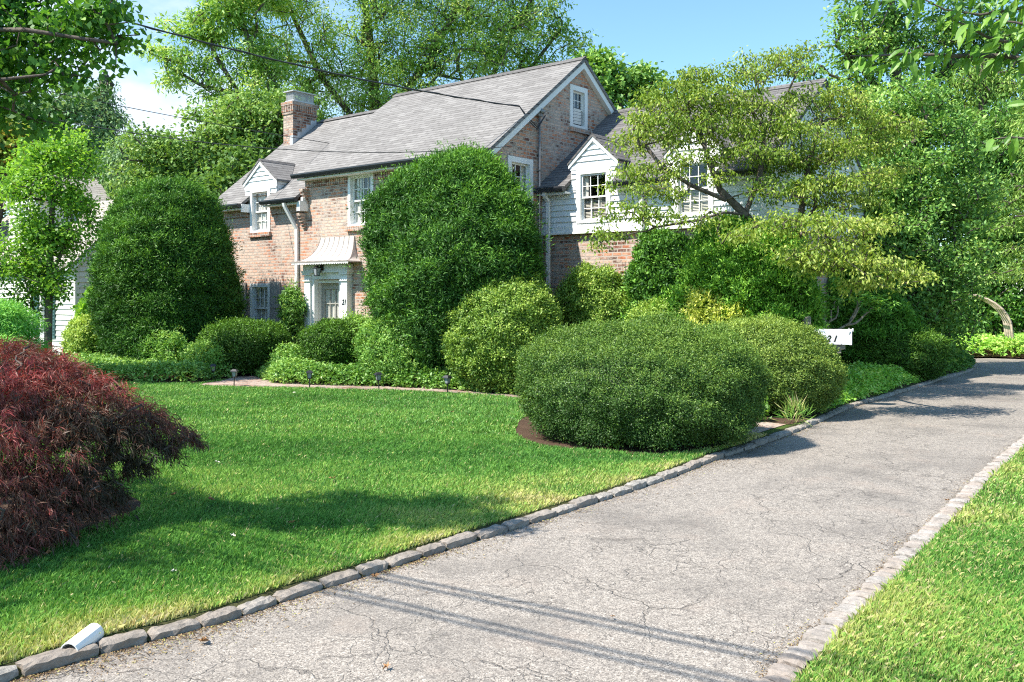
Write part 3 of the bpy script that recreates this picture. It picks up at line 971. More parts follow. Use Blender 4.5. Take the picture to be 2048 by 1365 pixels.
# grass blades
def grass(name, zones, seed, edge_lines, tone0=0.32, stray=0.035, dryk=0.40):
    rng = np.random.default_rng(seed)
    VV = []; RR = []
    for (x0, x1, y0, y1, dens, h, w, keep) in zones:
        n = int((x1 - x0) * (y1 - y0) * dens)
        P = np.stack([rng.uniform(x0, x1, n), rng.uniform(y0, y1, n)], 1)
        px = 1024 + F * P[:, 0] / np.maximum(P[:, 1], 0.5)
        P = P[(px > -70) & (px < 2120)]
        P = P[keep(P)]
        n = len(P)
        d = poly_dist(P, edge_lines)
        P3 = np.stack([P[:, 0], P[:, 1], np.zeros(n)], 1)
        PS = P3 * np.array([0.45, 1.5, 1.0]); big = snoise(PS, 2.2, seed + 1); mid = snoise(PS, 6.0, seed + 2); fine = snoise(P3, 17.0, seed + 4)
        hh = h * rng.uniform(0.55, 1.3, n) * (1 + 0.22 * mid + 0.15 * fine)
        base = tone0 + 0.13 * big + 0.07 * mid + 0.05 * fine
        dry = np.clip(1 - d / (0.95 + 0.35 * big), 0, 1) ** 1.3
        R = base + dry * dryk * (1 + 0.5 * mid) + rng.normal(size=n) * 0.10
        strayd = rng.uniform(size=n) < stray + 0.12 * dry
        R = np.where(strayd, rng.uniform(0.7, 1.0, n), R)
        az = rng.uniform(0, 6.283, n)
        lean = rng.uniform(0.1, 0.85, n)
        D = np.stack([np.cos(az), np.sin(az)], 1)
        # shared combing direction in patches
        cmb = 1.5 * snoise(P3, 1.1, seed + 9)
        D = unit(D + 0.7 * np.stack([np.cos(cmb), np.sin(cmb)], 1))
        faz = rng.uniform(0, 6.283, n)
        S = np.stack([np.cos(faz), np.sin(faz)], 1)
        ww = w * rng.uniform(0.6, 1.3, n)
        V = np.zeros((n, 4, 3))
        V[:, 0, :2] = P - S * ww[:, None] * 0.5; V[:, 1, :2] = P + S * ww[:, None] * 0.5
        midp = P + D * (hh * lean * 0.35)[:, None]
        V[:, 0, 2] = LZ - 0.004; V[:, 1, 2] = LZ - 0.004
        tip = P + D * (hh * lean)[:, None]
        V[:, 2, :2] = tip; V[:, 2, 2] = LZ + hh * np.sqrt(np.maximum(0.15, 1 - lean ** 2 * 0.8))
        V[:, 3, :2] = midp - S * ww[:, None] * 0.4; V[:, 3, 2] = LZ + hh * 0.55
        VV.append(V); RR.append(R)
    V = np.concatenate(VV); R = np.concatenate(RR)
    o = link(name, quads(name, V, R), M['grass'])
    return o
inner = [tuple(p) for p in lawn_left]
def keep_left(P):
    k = in_poly(P, inner)
    for b in (path_poly, bed_hedge, bed_house, bed_right):
        k &= ~in_poly(P, [tuple(q) for q in b])
    k &= ~(in_poly(P, [tuple(q) for q in bed_maple]))
    k &= P[:, 1] < 20
    d = (P[:, 0] - 0) 
    return k
def zone_y(a, b):
    return lambda P: keep_left(P) & (P[:, 1] >= a) & (P[:, 1] < b)
gl = grass('lawn_grass', [(-7.5, 2.0, 3.9, 7.0, 12000, 0.046, 0.0036, zone_y(3.9, 7.0)),
                     (-8, 3.5, 7.0, 11.0, 6000, 0.042, 0.0058, zone_y(7, 11)),
                     (-11, 3.0, 11.0, 19.0, 2400, 0.040, 0.011, zone_y(11, 19))], 21, LKi)
tag(gl, 'green lawn grass left of the driveway, yellowing along the kerb', 'grass', kind='stuff')
rp = [tuple(p) for p in lawn_right]
gr = grass('lawn_grass', [(1.2, 6.5, 3.4, 6.6, 12500, 0.052, 0.0038, lambda P: in_poly(P, rp)), (2.5, 10, 6.6, 12.5, 3500, 0.05, 0.009, lambda P: in_poly(P, rp))], 22, RKi, 0.36, 0.14, 0.16)
tag(gr, 'sunlit grass strip right of the driveway', 'grass', kind='stuff')
#@@HOUSE
# ------------------------------------------------------------------ brick house
def clip_top(poly, top):
    """clip 2D polygon (x, z) to z <= line through (x0,z0),(x1,z1)"""
    (x0, z0), (x1, z1) = top
    def f(p): return z0 + (z1 - z0) * (p[0] - x0) / (x1 - x0) - p[1]
    out = []
    for i in range(len(poly)):
        a, b = poly[i], poly[(i + 1) % len(poly)]
        fa, fb = f(a), f(b)
        if fa >= 0: out.append(a)
        if fa * fb < 0:
            t = fa / (fa - fb)
            out.append((a[0] + (b[0] - a[0]) * t, a[1] + (b[1] - a[1]) * t))
    return out

def wall(mb, x0, x1, z0, tops, holes, emit, reveal=0.12):
    """tops: list of (x, z) roofline points; emit(x, z, d) -> 3D, d = depth behind the face"""
    xs = sorted({x0, x1} | {t[0] for t in tops if x0 < t[0] < x1} | {h[i] for h in holes for i in (0, 1)})
    zt = max(t[1] for t in tops)
    zs = sorted({z0, zt} | {h[i] for h in holes for i in (2, 3)})
    def tz(x):
        for a, b in zip(tops[:-1], tops[1:]):
            if a[0] - 1e-6 <= x <= b[0] + 1e-6:
                return a[1] + (b[1] - a[1]) * (x - a[0]) / (b[0] - a[0])
        return tops[-1][1]
    for xa, xb in zip(xs[:-1], xs[1:]):
        for za, zb in zip(zs[:-1], zs[1:]):
            xm, zm = (xa + xb) / 2, (za + zb) / 2
            if any(h[0] < xm < h[1] and h[2] < zm < h[3] for h in holes): continue
            poly = clip_top([(xa, za), (xb, za), (xb, zb), (xa, zb)], ((xa, tz(xa)), (xb, tz(xb))))
            if len(poly) > 2: mb.poly([emit(x, z, 0) for x, z in poly])
    for (a, b, c, d) in holes:
        for (p, q) in (((a, c), (b, c)), ((b, c), (b, d)), ((b, d), (a, d)), ((a, d), (a, c))):
            mb.poly([emit(*p, 0), emit(*q, 0), emit(*q, reveal), emit(*p, reveal)])

def front(t): return lambda x, z, d: (x, t + d, z)
def side(s): return lambda x, z, d: (s - d, x, z)

def clap(mb, x0, x1, z0, z1, emit, pitch=0.125, xl=None, xr=None, holes=(), proud=0.032):
    n = int(round((z1 - z0) / pitch)); pitch = (z1 - z0) / n
    for i in range(n):
        a = z0 + i * pitch; b = a + pitch * 1.06
        segs = [(0.0, 1.0)]
        La, Ra = (xl(a) if xl else x0), (xr(a) if xr else x1)
        Lb, Rb = (xl(b) if xl else x0), (xr(b) if xr else x1)
        if Ra <= La: continue
        if Rb < Lb: Lb = Rb = (Lb + Rb) / 2
        zm = (a + b) / 2
        spans = [(La, Ra, Lb, Rb)]
        for h in holes:
            if h[2] < zm < h[3]:
                new = []
                for (la, ra, lb, rb) in spans:
                    if h[0] > la: new.append((la, min(ra, h[0]), lb, min(rb, h[0])))
                    if h[1] < ra: new.append((max(la, h[1]), ra, max(lb, h[1]), rb))
                spans = new
        for (la, ra, lb, rb) in spans:
            if ra - la < 0.01: continue
            A, B = emit(la, a, -proud), emit(ra, a, -proud)
            C_, D = emit(rb, b, -0.002), emit(lb, b, -0.002)
            mb.poly([A, B, C_, D])
            mb.poly([emit(la, a, 0.0), emit(ra, a, 0.0), B, A])
            mb.poly([A, D, emit(lb, b, 0.02), emit(la, a, 0.02)])
            mb.poly([B, emit(ra, a, 0.02), emit(rb, b, 0.02), C_])

def window(parent, loc, rz, w, h, cols, rows=2, curtain='drape', casing=0.085, recess=0.09, sill=True, material='white', deep=False, pname='window'):
    """window in a hole of w x h; local x along the wall, y into it, origin at the lower left corner"""
    mb = MB()
    k = casing
    mb.box(0, k, -0.02, recess + 0.05, 0, h); mb.box(w - k, w, -0.02, recess + 0.05, 0, h)
    mb.box(k, w - k, -0.02, recess + 0.05, h - k, h); mb.box(k, w - k, -0.025, recess + 0.05, 0, k * 0.55)
    fr = mb.build(pname, M[material], parent, loc=loc, rz=rz)
    x0, x1, z0, z1 = k, w - k, k * 0.55, h - k
    zm = (z0 + z1) / 2
    t = 0.035
    s = MB()
    for (a, b, y) in ((z0, zm + 0.02, recess + 0.012), (zm - 0.02, z1, recess - 0.022)):
        s.box(x0, x0 + t, y, y + 0.03, a, b); s.box(x1 - t, x1, y, y + 0.03, a, b)
        s.box(x0 + t, x1 - t, y, y + 0.03, a, a + t); s.box(x0 + t, x1 - t, y, y + 0.03, b - t, b)
        for i in range(1, cols):
            x = x0 + t + (x1 - x0 - 2 * t) * i / cols
            s.box(x - 0.0075, x + 0.0075, y + 0.003, y + 0.026, a + t, b - t)
        for i in range(1, rows):
            z = a + t + (b - a - 2 * t) * i / rows
            s.box(x0 + t, x1 - t, y + 0.005, y + 0.024, z - 0.0075, z + 0.0075)
    s.build('sash', M[material], fr)
    g = MB()
    g.poly([(x0, recess + 0.027, z0), (x1, recess + 0.027, z0), (x1, recess + 0.027, zm), (x0, recess + 0.027, zm)])
    g.poly([(x0, recess - 0.007, zm), (x1, recess - 0.007, zm), (x1, recess - 0.007, z1), (x0, recess - 0.007, z1)])
    g.build('pane', M['glass'], fr)
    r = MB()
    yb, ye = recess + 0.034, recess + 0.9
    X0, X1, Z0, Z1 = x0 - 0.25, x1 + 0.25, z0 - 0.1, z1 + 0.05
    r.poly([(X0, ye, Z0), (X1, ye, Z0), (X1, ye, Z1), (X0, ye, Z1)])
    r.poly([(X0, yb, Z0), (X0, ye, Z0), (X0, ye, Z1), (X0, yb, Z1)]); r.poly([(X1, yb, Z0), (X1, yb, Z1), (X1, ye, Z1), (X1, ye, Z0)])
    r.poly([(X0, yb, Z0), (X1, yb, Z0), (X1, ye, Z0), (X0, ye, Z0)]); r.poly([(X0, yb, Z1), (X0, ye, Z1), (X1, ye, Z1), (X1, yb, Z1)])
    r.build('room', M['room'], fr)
    c = MB()
    def drape(a, b, lo, hi, y=recess + 0.050, amp=0.008, fr_=34):
        n = max(4, int((b - a) / 0.02))
        xs = [a + (b - a) * i / n for i in range(n + 1)]
        for p, q in zip(xs[:-1], xs[1:]):
            yp, yq = y + amp * math.sin(p * fr_), y + amp * math.sin(q * fr_)
            c.poly([(p, yp, lo), (q, yq, lo), (q, yq, hi), (p, yp, hi)])
    if curtain == 'full': drape(x0 - 0.02, x1 + 0.02, z0, z1)
    elif curtain == 'drape': drape(x0 - 0.02, x0 + (x1 - x0) * 0.34, z0, z1); drape(x0 + (x1 - x0) * 0.72, x1 + 0.02, z0, z1)
    elif curtain == 'left': drape(x0 - 0.02, x0 + (x1 - x0) * 0.6, z0, z1); drape(x0 + (x1 - x0) * 0.85, x1 + 0.02, z0, z1)
    elif curtain == 'cafe':
        drape(x0 - 0.02, x0 + 0.12, zm, z1)
        b = MB()
        z = z0 + 0.01
        for j in range(3):
            a0 = x0 + (x1 - x0) * j / 3; a1 = x0 + (x1 - x0) * (j + 1) / 3
            b.box(a0 + 0.004, a0 + 0.028, recess + 0.048, recess + 0.07, z0, zm); b.box(a1 - 0.028, a1 - 0.004, recess + 0.048, recess + 0.07, z0, zm)
            zz = z0 + 0.02
            while zz < zm - 0.03:
                b.poly([(a0 + 0.028, recess + 0.050, zz), (a1 - 0.028, recess + 0.050, zz), (a1 - 0.028, recess + 0.070, zz + 0.017), (a0 + 0.028, recess + 0.070, zz + 0.017)])
                zz += 0.028
        b.build('blind', M['blind'], fr)
    if c.v: c.build('curtain', M['curtain'], fr, smooth=False)
    return fr

house = thing('brick_house', 'old brick house with grey shingle roof, white clapboard dormers and a small copper-grey porch roof', 'house', (HX, HY, 0), -ANG)
ML, MR_T, MR_Z, MG = -5.75, 2.97, 6.95, 0.742          # main block: left end, ridge depth / height, slope
def zmain(t): return MR_Z - MG * abs(t - MR_T)
def zleft(t): return 6.64 - 0.816 * abs(t - 2.95)
WT, WR_T, WR_Z, WG = 1.64, 4.22, 5.97, 0.71
def zwing(t): return WR_Z - WG * abs(t - WR_T)
LE = -9.35
win_up = (-4.24, -3.40, 3.28, 4.46)
win_low = (-7.93, -7.12, 0.85, 2.03)
win_dorm = (-7.93, -7.12, 3.29, 4.38)
door_hole = (-5.40, -4.52, 0.12, 2.08)
holes = [win_up, win_low, door_hole]
mb = MB()
# front wall of the main block, from its left end to the corner
wall(mb, ML, 0, -0.1, [(ML, zmain(0) - 0.1), (0, zmain(0) - 0.1)], [win_up, door_hole], front(0))
mb.build('wall', M['brick'], house)
mb = MB()
wall(mb, LE, ML, -0.1, [(LE, zleft(0) - 0.1), (ML, zleft(0) - 0.1)], [win_low, (-7.93, -7.12, 3.29, 4.2)], front(0))
mb.build('wall', M['brick'], house)
# gable walls
gab = [(0, zmain(0) - .1), (MR_T, MR_Z - .1), (2 * MR_T, zmain(0) - .1)]
g_attic = (2.58, 3.24, 5.40, 6.32)
g_low = (0.46, 1.27, 3.3, 4.52)
mb = MB()
wall(mb, 0, 2 * MR_T, -0.1, gab, [g_attic, g_low], side(0))
mb.build('gable_wall', M['brick_gable'], house)
mb = MB()
wall(mb, 0, 2 * MR_T, 3.4, gab, [], lambda x, z, d: (ML + d, x, z))
wall(mb, 0, 5.9, -0.1, [(0, zleft(0) - .1), (2.95, 6.54), (5.9, zleft(0) - .1)], [], lambda x, z, d: (LE + d, x, z))
mb.poly([(LE, 5.9, 0), (0, 5.9, 0), (0, 5.9, 4.6), (LE, 5.9, 4.0)])
mb.build('gable_wall', M['brick'], house)
# dentil course of upright bricks under the eaves
mb = MB()
def soldiers(x0, x1, z, t=0.0):
    x = x0
    while x < x1 - 0.05:
        mb.box(x, x + 0.062, t - 0.035 - random.Random(int(x * 999)).uniform(0, .01), t + 0.01, z, z + 0.2)
        x += 0.078
    mb.box(x0, x1, t - 0.07, t + 0.01, z + 0.202, z + 0.27)
soldiers(ML + 0.02, win_up[0] - .02, 4.26); soldiers(win_up[1] + .02, -0.02, 4.26)
soldiers(LE, win_dorm[0] - 0.05, 3.70); soldiers(win_dorm[1] + 0.05, ML, 3.70)
# stepped brick kickers that carry the gutter ends
for (x, z) in ((ML, 4.18), (ML - 0.10, 3.62)):
    for k in range(5):
        mb.box(x, x + 0.12, -0.05 - 0.035 * k, -0.002, z - 0.30 + 0.068 * k, z - 0.30 + 0.068 * (k + 1) - 0.004)
# rowlock sills
def rowlock(x0, x1, z, t, emitf=None):
    x = x0
    i = 0
    while x < x1 - 0.03:
        if emitf is None: mb.box(x, x + 0.066, t - 0.065, t + 0.02, z - 0.11 + 0.003 * (i % 2), z)
        else: mb.box(t - 0.02, t + 0.065, x, x + 0.066, z - 0.10 + 0.003 * (i % 2), z)
        x += 0.074; i += 1
rowlock(win_up[0] - 0.03, win_up[1] + 0.03, win_up[2] - 0.002, 0)
rowlock(win_dorm[0] - 0.03, win_dorm[1] + 0.03, win_dorm[2] - 0.002, 0)
rowlock(g_attic[0] - 0.02, g_attic[1] + 0.1, g_attic[2] - 0.002, 0, True)
# lintel course over attic window
mb.build('brick_trim', M['brick'], house)

# wing: brick below, clapboard above
WE = 4.85
d1, d2 = 1.29, 3.50
w1 = (d1 - 0.405, d1 + 0.405, 3.19, 4.27)
w2 = (d2 - 0.405, d2 + 0.405, 3.19, 4.27)
wb = (2.0, 2.85, 1.05, 2.2)
mb = MB()
wall(mb, 0, WE, -0.1, [(0, 2.98), (WE, 2.98)], [wb], front(WT))
wall(mb, WT, 2 * WR_T - WT, -0.1, [(WT, 2.98), (7, 2.98)], [], side(WE))
mb.build('wing_wall', M['brick'], house)
rowlock_mb = mb = MB()
i = 0; x = wb[0] - 0.12
while x < wb[1] + 0.1:
    mb.box(x, x + 0.066, WT - 0.03, WT + 0.02, wb[3] + 0.002, wb[3] + 0.2); x += 0.074
mb.build('brick_lintel', M['brick'], house)
mb = MB()
bk = MB()
zt = 3.12
ztop = zwing(WT) - 0.08
emw = front(WT - 0.03)
clap(mb, 0.0, WE + 0.02, zt, ztop, emw, 0.122, holes=[w1, w2])
mb.build('siding', M['siding'], house)
mb = MB()
wall(mb, WT - 0.03, 2 * WR_T - WT, 2.98, [(WT - 0.03, zwing(WT) - .1), (WR_T, WR_Z - .1), (2 * WR_T - WT, zwing(WT) - .1)], [], side(WE))
clap(mb, WT - 0.03, 2 * WR_T - WT, zt, WR_Z - 0.15, side(WE + 0.0), 0.122,
     xl=lambda z: max(WT - 0.03, WR_T - (WR_Z - 0.1 - z) / WG), xr=lambda z: min(2 * WR_T - WT, WR_T + (WR_Z - 0.1 - z) / WG))
wall(mb, 0, WE, 2.98, [(0, ztop), (WE, ztop)], [w1, w2], front(WT - 0.026))
mb.build('gable_siding', M['siding'], house)
mb = MB()
mb.box(-0.0, WE + 0.07, WT - 0.11, WT - 0.003, 2.98, 3.02)
mb.box(-0.0, WE + 0.05, WT - 0.07, WT - 0.003, 3.023, 3.14)
mb.box(WE - 0.06, WE + 0.05, WT - 0.065, WT + 0.05, 3.143, ztop - 0.02)
mb.build('skirt_board', M['white'], house)

# roofs ------------------------------------------------------------
def slab(mb, x0, x1, t0, t1, zf, th=0.085):
    a = (x0, t0, zf(t0)); b = (x1, t0, zf(t0)); c = (x1, t1, zf(t1)); d = (x0, t1, zf(t1))
    mb.prism([a, b, c, d], (0, 0, -th))
mb = MB()
slab(mb, ML - 0.06, 0.14, -0.26, MR_T, zmain); slab(mb, ML - 0.06, 0.14, MR_T + 0.001, 2 * MR_T + .26, zmain)
mb.build('roof', M['shingle'], house)
mb = MB()
slab(mb, LE - 0.12, win_dorm[0] - 0.02, -0.26, 2.95, zleft); slab(mb, win_dorm[1] + 0.06, ML - 0.064, -0.26, 2.95, zleft)
slab(mb, win_dorm[0] - 0.018, win_dorm[1] + 0.058, 0.12, 2.95, zleft)
slab(mb, LE - 0.12, ML - 0.064, 2.951, 6.1, zleft)
mb.build('roof', M['shingle'], house)
mb = MB()
tw0 = WT - 0.27
hw = 0.545
slab(mb, 0.004, d1 - hw, tw0, WR_T, zwing); slab(mb, d1 + hw, d2 - hw, tw0, WR_T, zwing); slab(mb, d2 + hw, WE + 0.14, tw0, WR_T, zwing)
for d in (d1, d2): slab(mb, d - hw + .002, d + hw - .002, WT + 0.1, WR_T, zwing)
slab(mb, 0.004, WE + 0.14, WR_T + 0.001, 2 * WR_T - WT + .2, zwing)
mb.build('wing_roof', M['shingle_dark'], house)
# ridge caps
mb = MB()
def ridge(x0, x1, t, z):
    x = x0
    while x < x1:
        e = min(x + 0.16, x1)
        for sg in (-1, 1):
            mb.prism([(x, t, z + 0.022), (e, t, z + 0.016), (e, t + sg * 0.13, z - 0.078), (x, t + sg * 0.13, z - 0.072)], (0, 0, -0.012))
        x += 0.161
ridge(ML - 0.08, 0.15, MR_T, MR_Z + 0.01); ridge(-8.8, ML - 0.1, 2.95, 6.65); ridge(0.05, WE + 0.15, WR_T, WR_Z + 0.01)
mb.build('ridge_cap', M['shingle_dark'], house)

# rake boards on the gable
par_ = house
def rake(x0, x1, zf, ta, tb, drop=0.16, off=0.086):
    mb = MB()
    mb.prism([(x0, ta, zf(ta) - off), (x0, tb, zf(tb) - off), (x0, tb, zf(tb) - off - drop), (x0, ta, zf(ta) - off - drop)], (x1 - x0, 0, 0))
    mb.build('rake_board', M['white'], par_)
rake(0.003, 0.115, zmain, -0.2, MR_T - .0, 0.15)
rake(0.003, 0.115, zmain, MR_T + .001, 2 * MR_T + .2, 0.15)
rake(LE - 0.10, LE - 0.003, zleft, -0.2, 2.95); rake(LE - 0.10, LE - 0.003, zleft, 2.951, 6.0)
rake(WE + 0.03, WE + 0.11, zwing, tw0 + .03, WR_T); rake(WE + 0.03, WE + 0.11, zwing, WR_T + .001, 6.9)
# gutters and fascia
mb = MB()
def gutter(x0, x1, t, z):
    prof = [(0.0, 0.0), (-0.115, 0.0), (-0.115, -0.03), (-0.095, -0.065), (-0.075, -0.095), (0.0, -0.095)]
    mb = MB(); mb.prism([(x0, t + a, z + b) for a, b in prof], (x1 - x0, 0, 0)); mb.build('gutter', M['gutter'], house)
gutter(ML - 0.1, 0.16, -0.262, zmain(-0.26) - 0.012)
gutter(LE - 0.14, win_dorm[0] - 0.03, -0.262, zleft(-0.26) - 0.012); gutter(win_dorm[1] + 0.04, ML + 0.03, -0.262, zleft(-0.26) - 0.012)
gz = zwing(tw0) - 0.012
gutter(-0.0 + .01, d1 - hw, tw0 - .002, gz); gutter(d1 + hw, d2 - hw, tw0 - .002, gz); gutter(d2 + hw, WE + 0.15, tw0 - .002, gz)
def soffit(x0, x1, t0, t1, z):
    mb = MB(); mb.box(x0, x1, t0, t1, z - 0.05, z - 0.012); mb.build('soffit', M['white'], house)
soffit(ML, 0.0, -0.25, -0.003, zmain(-0.26) - 0.10); soffit(LE, win_dorm[0] - 0.03, -0.25, -0.003, zleft(-.26) - 0.10)
soffit(win_dorm[1] + 0.04, ML, -0.25, -0.003, zleft(-.26) - 0.10)
soffit(0, d1 - hw, tw0 + .01, WT - .06, gz - .09); soffit(d1 + hw, d2 - hw, tw0 + .01, WT - .06, gz - .09); soffit(d2 + hw, WE, tw0 + .01, WT - .06, gz - .09)
# white returns at the gutter ends
for bxs in ([(win_dorm[0] - 0.03, win_dorm[0] - 0.003, -0.26, -0.003, 3.80, 4.0)], [(ML - 0.02, ML + 0.10, -0.25, -0.003, 3.70, 3.93), (ML + 0.02, ML + 0.09, -0.16, -0.003, 3.94, 4.02)]):
    mb = MB()
    for b_ in bxs: mb.box(*b_)
    mb.build('eave_return', M['white'], house)

# dormers ----------------------------------------------------------
def dormer(cx, t0, half, zeave, zapex, zroof, hole, mroof, ov=0.07):
    sl = (zapex - zeave) / half
    f = MB()
    tops = [(cx - half, zeave), (cx, zapex), (cx + half, zeave)]
    zb = zroof(t0) - 0.25
    wall(f, cx - half, cx + half, zb, tops, [hole], front(t0))
    clap(f, cx - half, cx + half, zb, zapex - 0.02, front(t0 - 0.002), 0.115,
         xl=lambda z: max(cx - half, cx - (zapex - z) / sl), xr=lambda z: min(cx + half, cx + (zapex - z) / sl), holes=[hole])
    f.box(cx - half - 0.02, hole[0] , t0 - 0.03, t0 - 0.004, hole[3] - 0.05 + .05, hole[3] + 0.07)
    f.box(hole[0] + .001, cx + half + 0.02, t0 - 0.033, t0 - 0.004, hole[3] + 0.001, hole[3] + 0.075)
    # cheeks
    te = t0
    while zroof(te) < zeave and te < t0 + 3: te += 0.01
    for sx in (-1, 1):
        xx = cx + sx * half
        f.poly([(xx, t0, zb), (xx, te, zroof(te)), (xx, te, zeave), (xx, t0, zeave)])
        n = max(2, int((zeave - zroof(t0)) / 0.115) + 1)
        for i in range(n):
            za = zeave - (i + 1) * 0.115; zb_ = za + 0.12
            ta = t0
            tb_ = t0 + max(0.0, (max(za, zroof(t0)) - zroof(t0)) / 0.75)
            if za < zroof(t0) - 0.1: continue
            tc_ = t0 + max(0, (zb_ - zroof(t0)) / 0.75)
            f.poly([(xx + sx * 0.022, ta, za), (xx + sx * 0.022, tb_, za), (xx + sx * 0.003, tc_, zb_), (xx + sx * 0.003, ta, zb_)])
    fo = f.build('dormer', M['siding'], house)
    r = MB()
    tr = t0
    while zroof(tr) < zapex + 0.03 and tr < t0 + 4: tr += 0.01
    for sx in (-1, 1):
        xe = cx + sx * (half + 0.07); ze = zeave - 0.07 * sl
        te2 = t0
        while zroof(te2) < ze + 0.03 and te2 < t0 + 3: te2 += 0.01
        r.prism([(cx, t0 - ov, zapex + 0.05), (xe, t0 - ov, ze + 0.05), (xe, te2, ze + 0.05), (cx, tr, zapex + 0.05)], (0, 0, -0.045))
    r.build('dormer_roof', M[mroof], fo)
    q = MB()
    for sx in (-1, 1):
        xe = cx + sx * (half + 0.05); ze = zeave - 0.05 * sl
        q.prism([(cx, t0 - ov + 0.015, zapex + 0.003), (xe, t0 - ov + 0.015, ze + 0.003), (xe, t0 - ov + 0.015, ze - 0.075), (cx, t0 - ov + 0.015, zapex - 0.09)], (0, ov - 0.02 - 0.03, 0))
    q.build('dormer_trim', M['white'], fo)
    q = MB()
    for k in range(9):
        a = t0 - ov + (tr - t0 + ov) * k / 9; b = t0 - ov + (tr - t0 + ov) * (k + 1) / 9 - 0.002
        for sx in (-1, 1):
            q.prism([(cx, a, zapex + 0.066), (cx, b, zapex + 0.060), (cx + sx * 0.10, b, zapex + 0.060 - 0.1 * sl), (cx + sx * 0.10, a, zapex + 0.066 - 0.1 * sl)], (0, 0, -0.010))
    q.build('dormer_ridge', M['shingle_dark'], fo)
dormer(-7.525, 0.03, 0.64, 4.56, 5.05, zleft, win_dorm, 'shingle')
dormer(d1, WT - 0.032, 0.54, 4.42, 4.90, zwing, w1, 'shingle_dark')
dormer(d2, WT - 0.032, 0.54, 4.42, 4.90, zwing, w2, 'shingle_dark')

# windows ------------------------------------------------------------
def wfront(hole, t, *a, **k): return window(house, (hole[0], t, hole[2]), 0, hole[1] - hole[0], hole[3] - hole[2], *a, **k)
wfront(win_up, 0, 4, 2, 'drape')
wfront(win_low, 0, 3, 2, 'full', casing=0.09, recess=0.07)
wfront(win_dorm, 0.0, 3, 2, 'left', casing=0.09, recess=0.08)
wfront(w1, WT - 0.05, 3, 2, 'cafe', casing=0.10, recess=0.04)
wfront(w2, WT - 0.05, 3, 2, 'cafe', casing=0.10, recess=0.04)
wfront(wb, WT, 3, 2, 'none', casing=0.12, recess=0.06)
def wside(hole, s, *a, **k): return window(house, (s, hole[0], hole[2]), math.pi / 2, hole[1] - hole[0], hole[3] - hole[2], *a, **k)
aw = wside(g_attic, 0.0, 3, 2, 'none', casing=0.11, recess=0.07)
wside(g_low, 0.0, 3, 2, 'drape', casing=0.11, recess=0.07)
# fan / louvre box in the lower half of the attic window
mb = MB()
W_, Hh = g_attic[1] - g_attic[0], g_attic[3] - g_attic[2]
mb.box(0.10, W_ - 0.22, 0.0, 0.09, 0.06, 0.44)
lb = mb.build('louvre_box', M['black'], aw)
mb = MB()
for i in range(5):
    mb.prism([(0.13, -0.004, 0.09 + i * 0.068), (W_ - 0.25, -0.004, 0.09 + i * 0.068), (W_ - 0.25, -0.022, 0.145 + i * 0.068), (0.13, -0.022, 0.145 + i * 0.068)], (0, 0.003, 0.0))
mb.build('louvre', M['white'], aw)

# shutters
for (x0, m_) in ((-8.47, None), (-7.08, 'sunlit beige panelled shutter')):
    mb = MB()
    w_, z0, z1 = 0.38, 0.80, 2.06
    mb.box(x0, x0 + w_, -0.045, -0.012, z0, z1)
    for (a, b) in ((z0 + 0.07, z0 + 0.52), (z0 + 0.60, z1 - 0.07)):
        mb.box(x0 + 0.06, x0 + w_ - 0.06, -0.052, -0.0451, a, b)
        mb.box(x0 + 0.085, x0 + w_ - 0.085, -0.066, -0.0521, a + 0.03, b - 0.03)
    so = mb.build('shutter', M['shutter'], house)
    if m_: so['label'] = m_

# entrance -------------------------------------------------------------
mb = MB()
P0, P1 = -5.60, -4.10
y = -0.16
mb.box(P0, P0 + 0.20, y, -0.003, 0.12, 2.20); mb.box(P1 - 0.20, P1, y, -0.003, 0.12, 2.20)
for a in (P0, P1 - 0.20):
    mb.box(a - 0.025, a + 0.225, y - 0.03, -0.004, 2.06, 2.10); mb.box(a - 0.035, a + 0.235, y - 0.04, -0.004, 2.203, 2.25)
    mb.box(a - 0.02, a + 0.22, y - 0.025, -0.004, 0.10, 0.26)
mb.box(P0 + 0.202, P0 + 0.30, y + 0.05, -0.003, 0.12, 2.10); mb.box(P1 - 0.30, P1 - 0.202, y + 0.05, -0.003, 0.12, 2.10)
mb.box(P0 + 0.202, P1 - 0.202, y + 0.05, -0.003, 2.103, 2.25)
mb.box(P0 - 0.06, P1 + 0.06, y - 0.045, -0.003, 2.253, 2.30)
mb.box(P0 - 0.03, P1 + 0.03, y - 0.015, -0.003, 2.303, 2.44)
# deep reveal
mb.box(door_hole[0], door_hole[0] + 0.05, 0.0, 0.22, 0.12, 2.08); mb.box(door_hole[1] - 0.05, door_hole[1], 0.0, 0.22, 0.12, 2.08)
mb.box(door_hole[0] + 0.05, door_hole[1] - 0.05, 0.0, 0.22, 2.02, 2.08)
mb.build('door_surround', M['white'], house, bevel=0.006)
mb = MB()
mb.box(P0 - 0.25, P1 + 0.25, -0.75, -0.01, -0.05, 0.10)
mb.build('doorstep', M['kerb'], house)
dx0, dx1, dy = door_hole[0] + 0.05, door_hole[1] - 0.05, 0.14
mb = MB()
k = 0.11
mb.box(dx0, dx0 + k, dy, dy + 0.045, 0.12, 2.02); mb.box(dx1 - k, dx1, dy, dy + 0.045, 0.12, 2.02)
mb.box(dx0 + k, dx1 - k, dy, dy + 0.045, 1.88, 2.02); mb.box(dx0 + k, dx1 - k, dy, dy + 0.045, 0.12, 0.88)
gx0, gx1, gz0, gz1 = dx0 + k, dx1 - k, 0.88, 1.88
for i in (1, 2):
    x = gx0 + (gx1 - gx0) * i / 3
    mb.box(x - 0.011, x + 0.011, dy + 0.008, dy + 0.04, gz0, gz1)
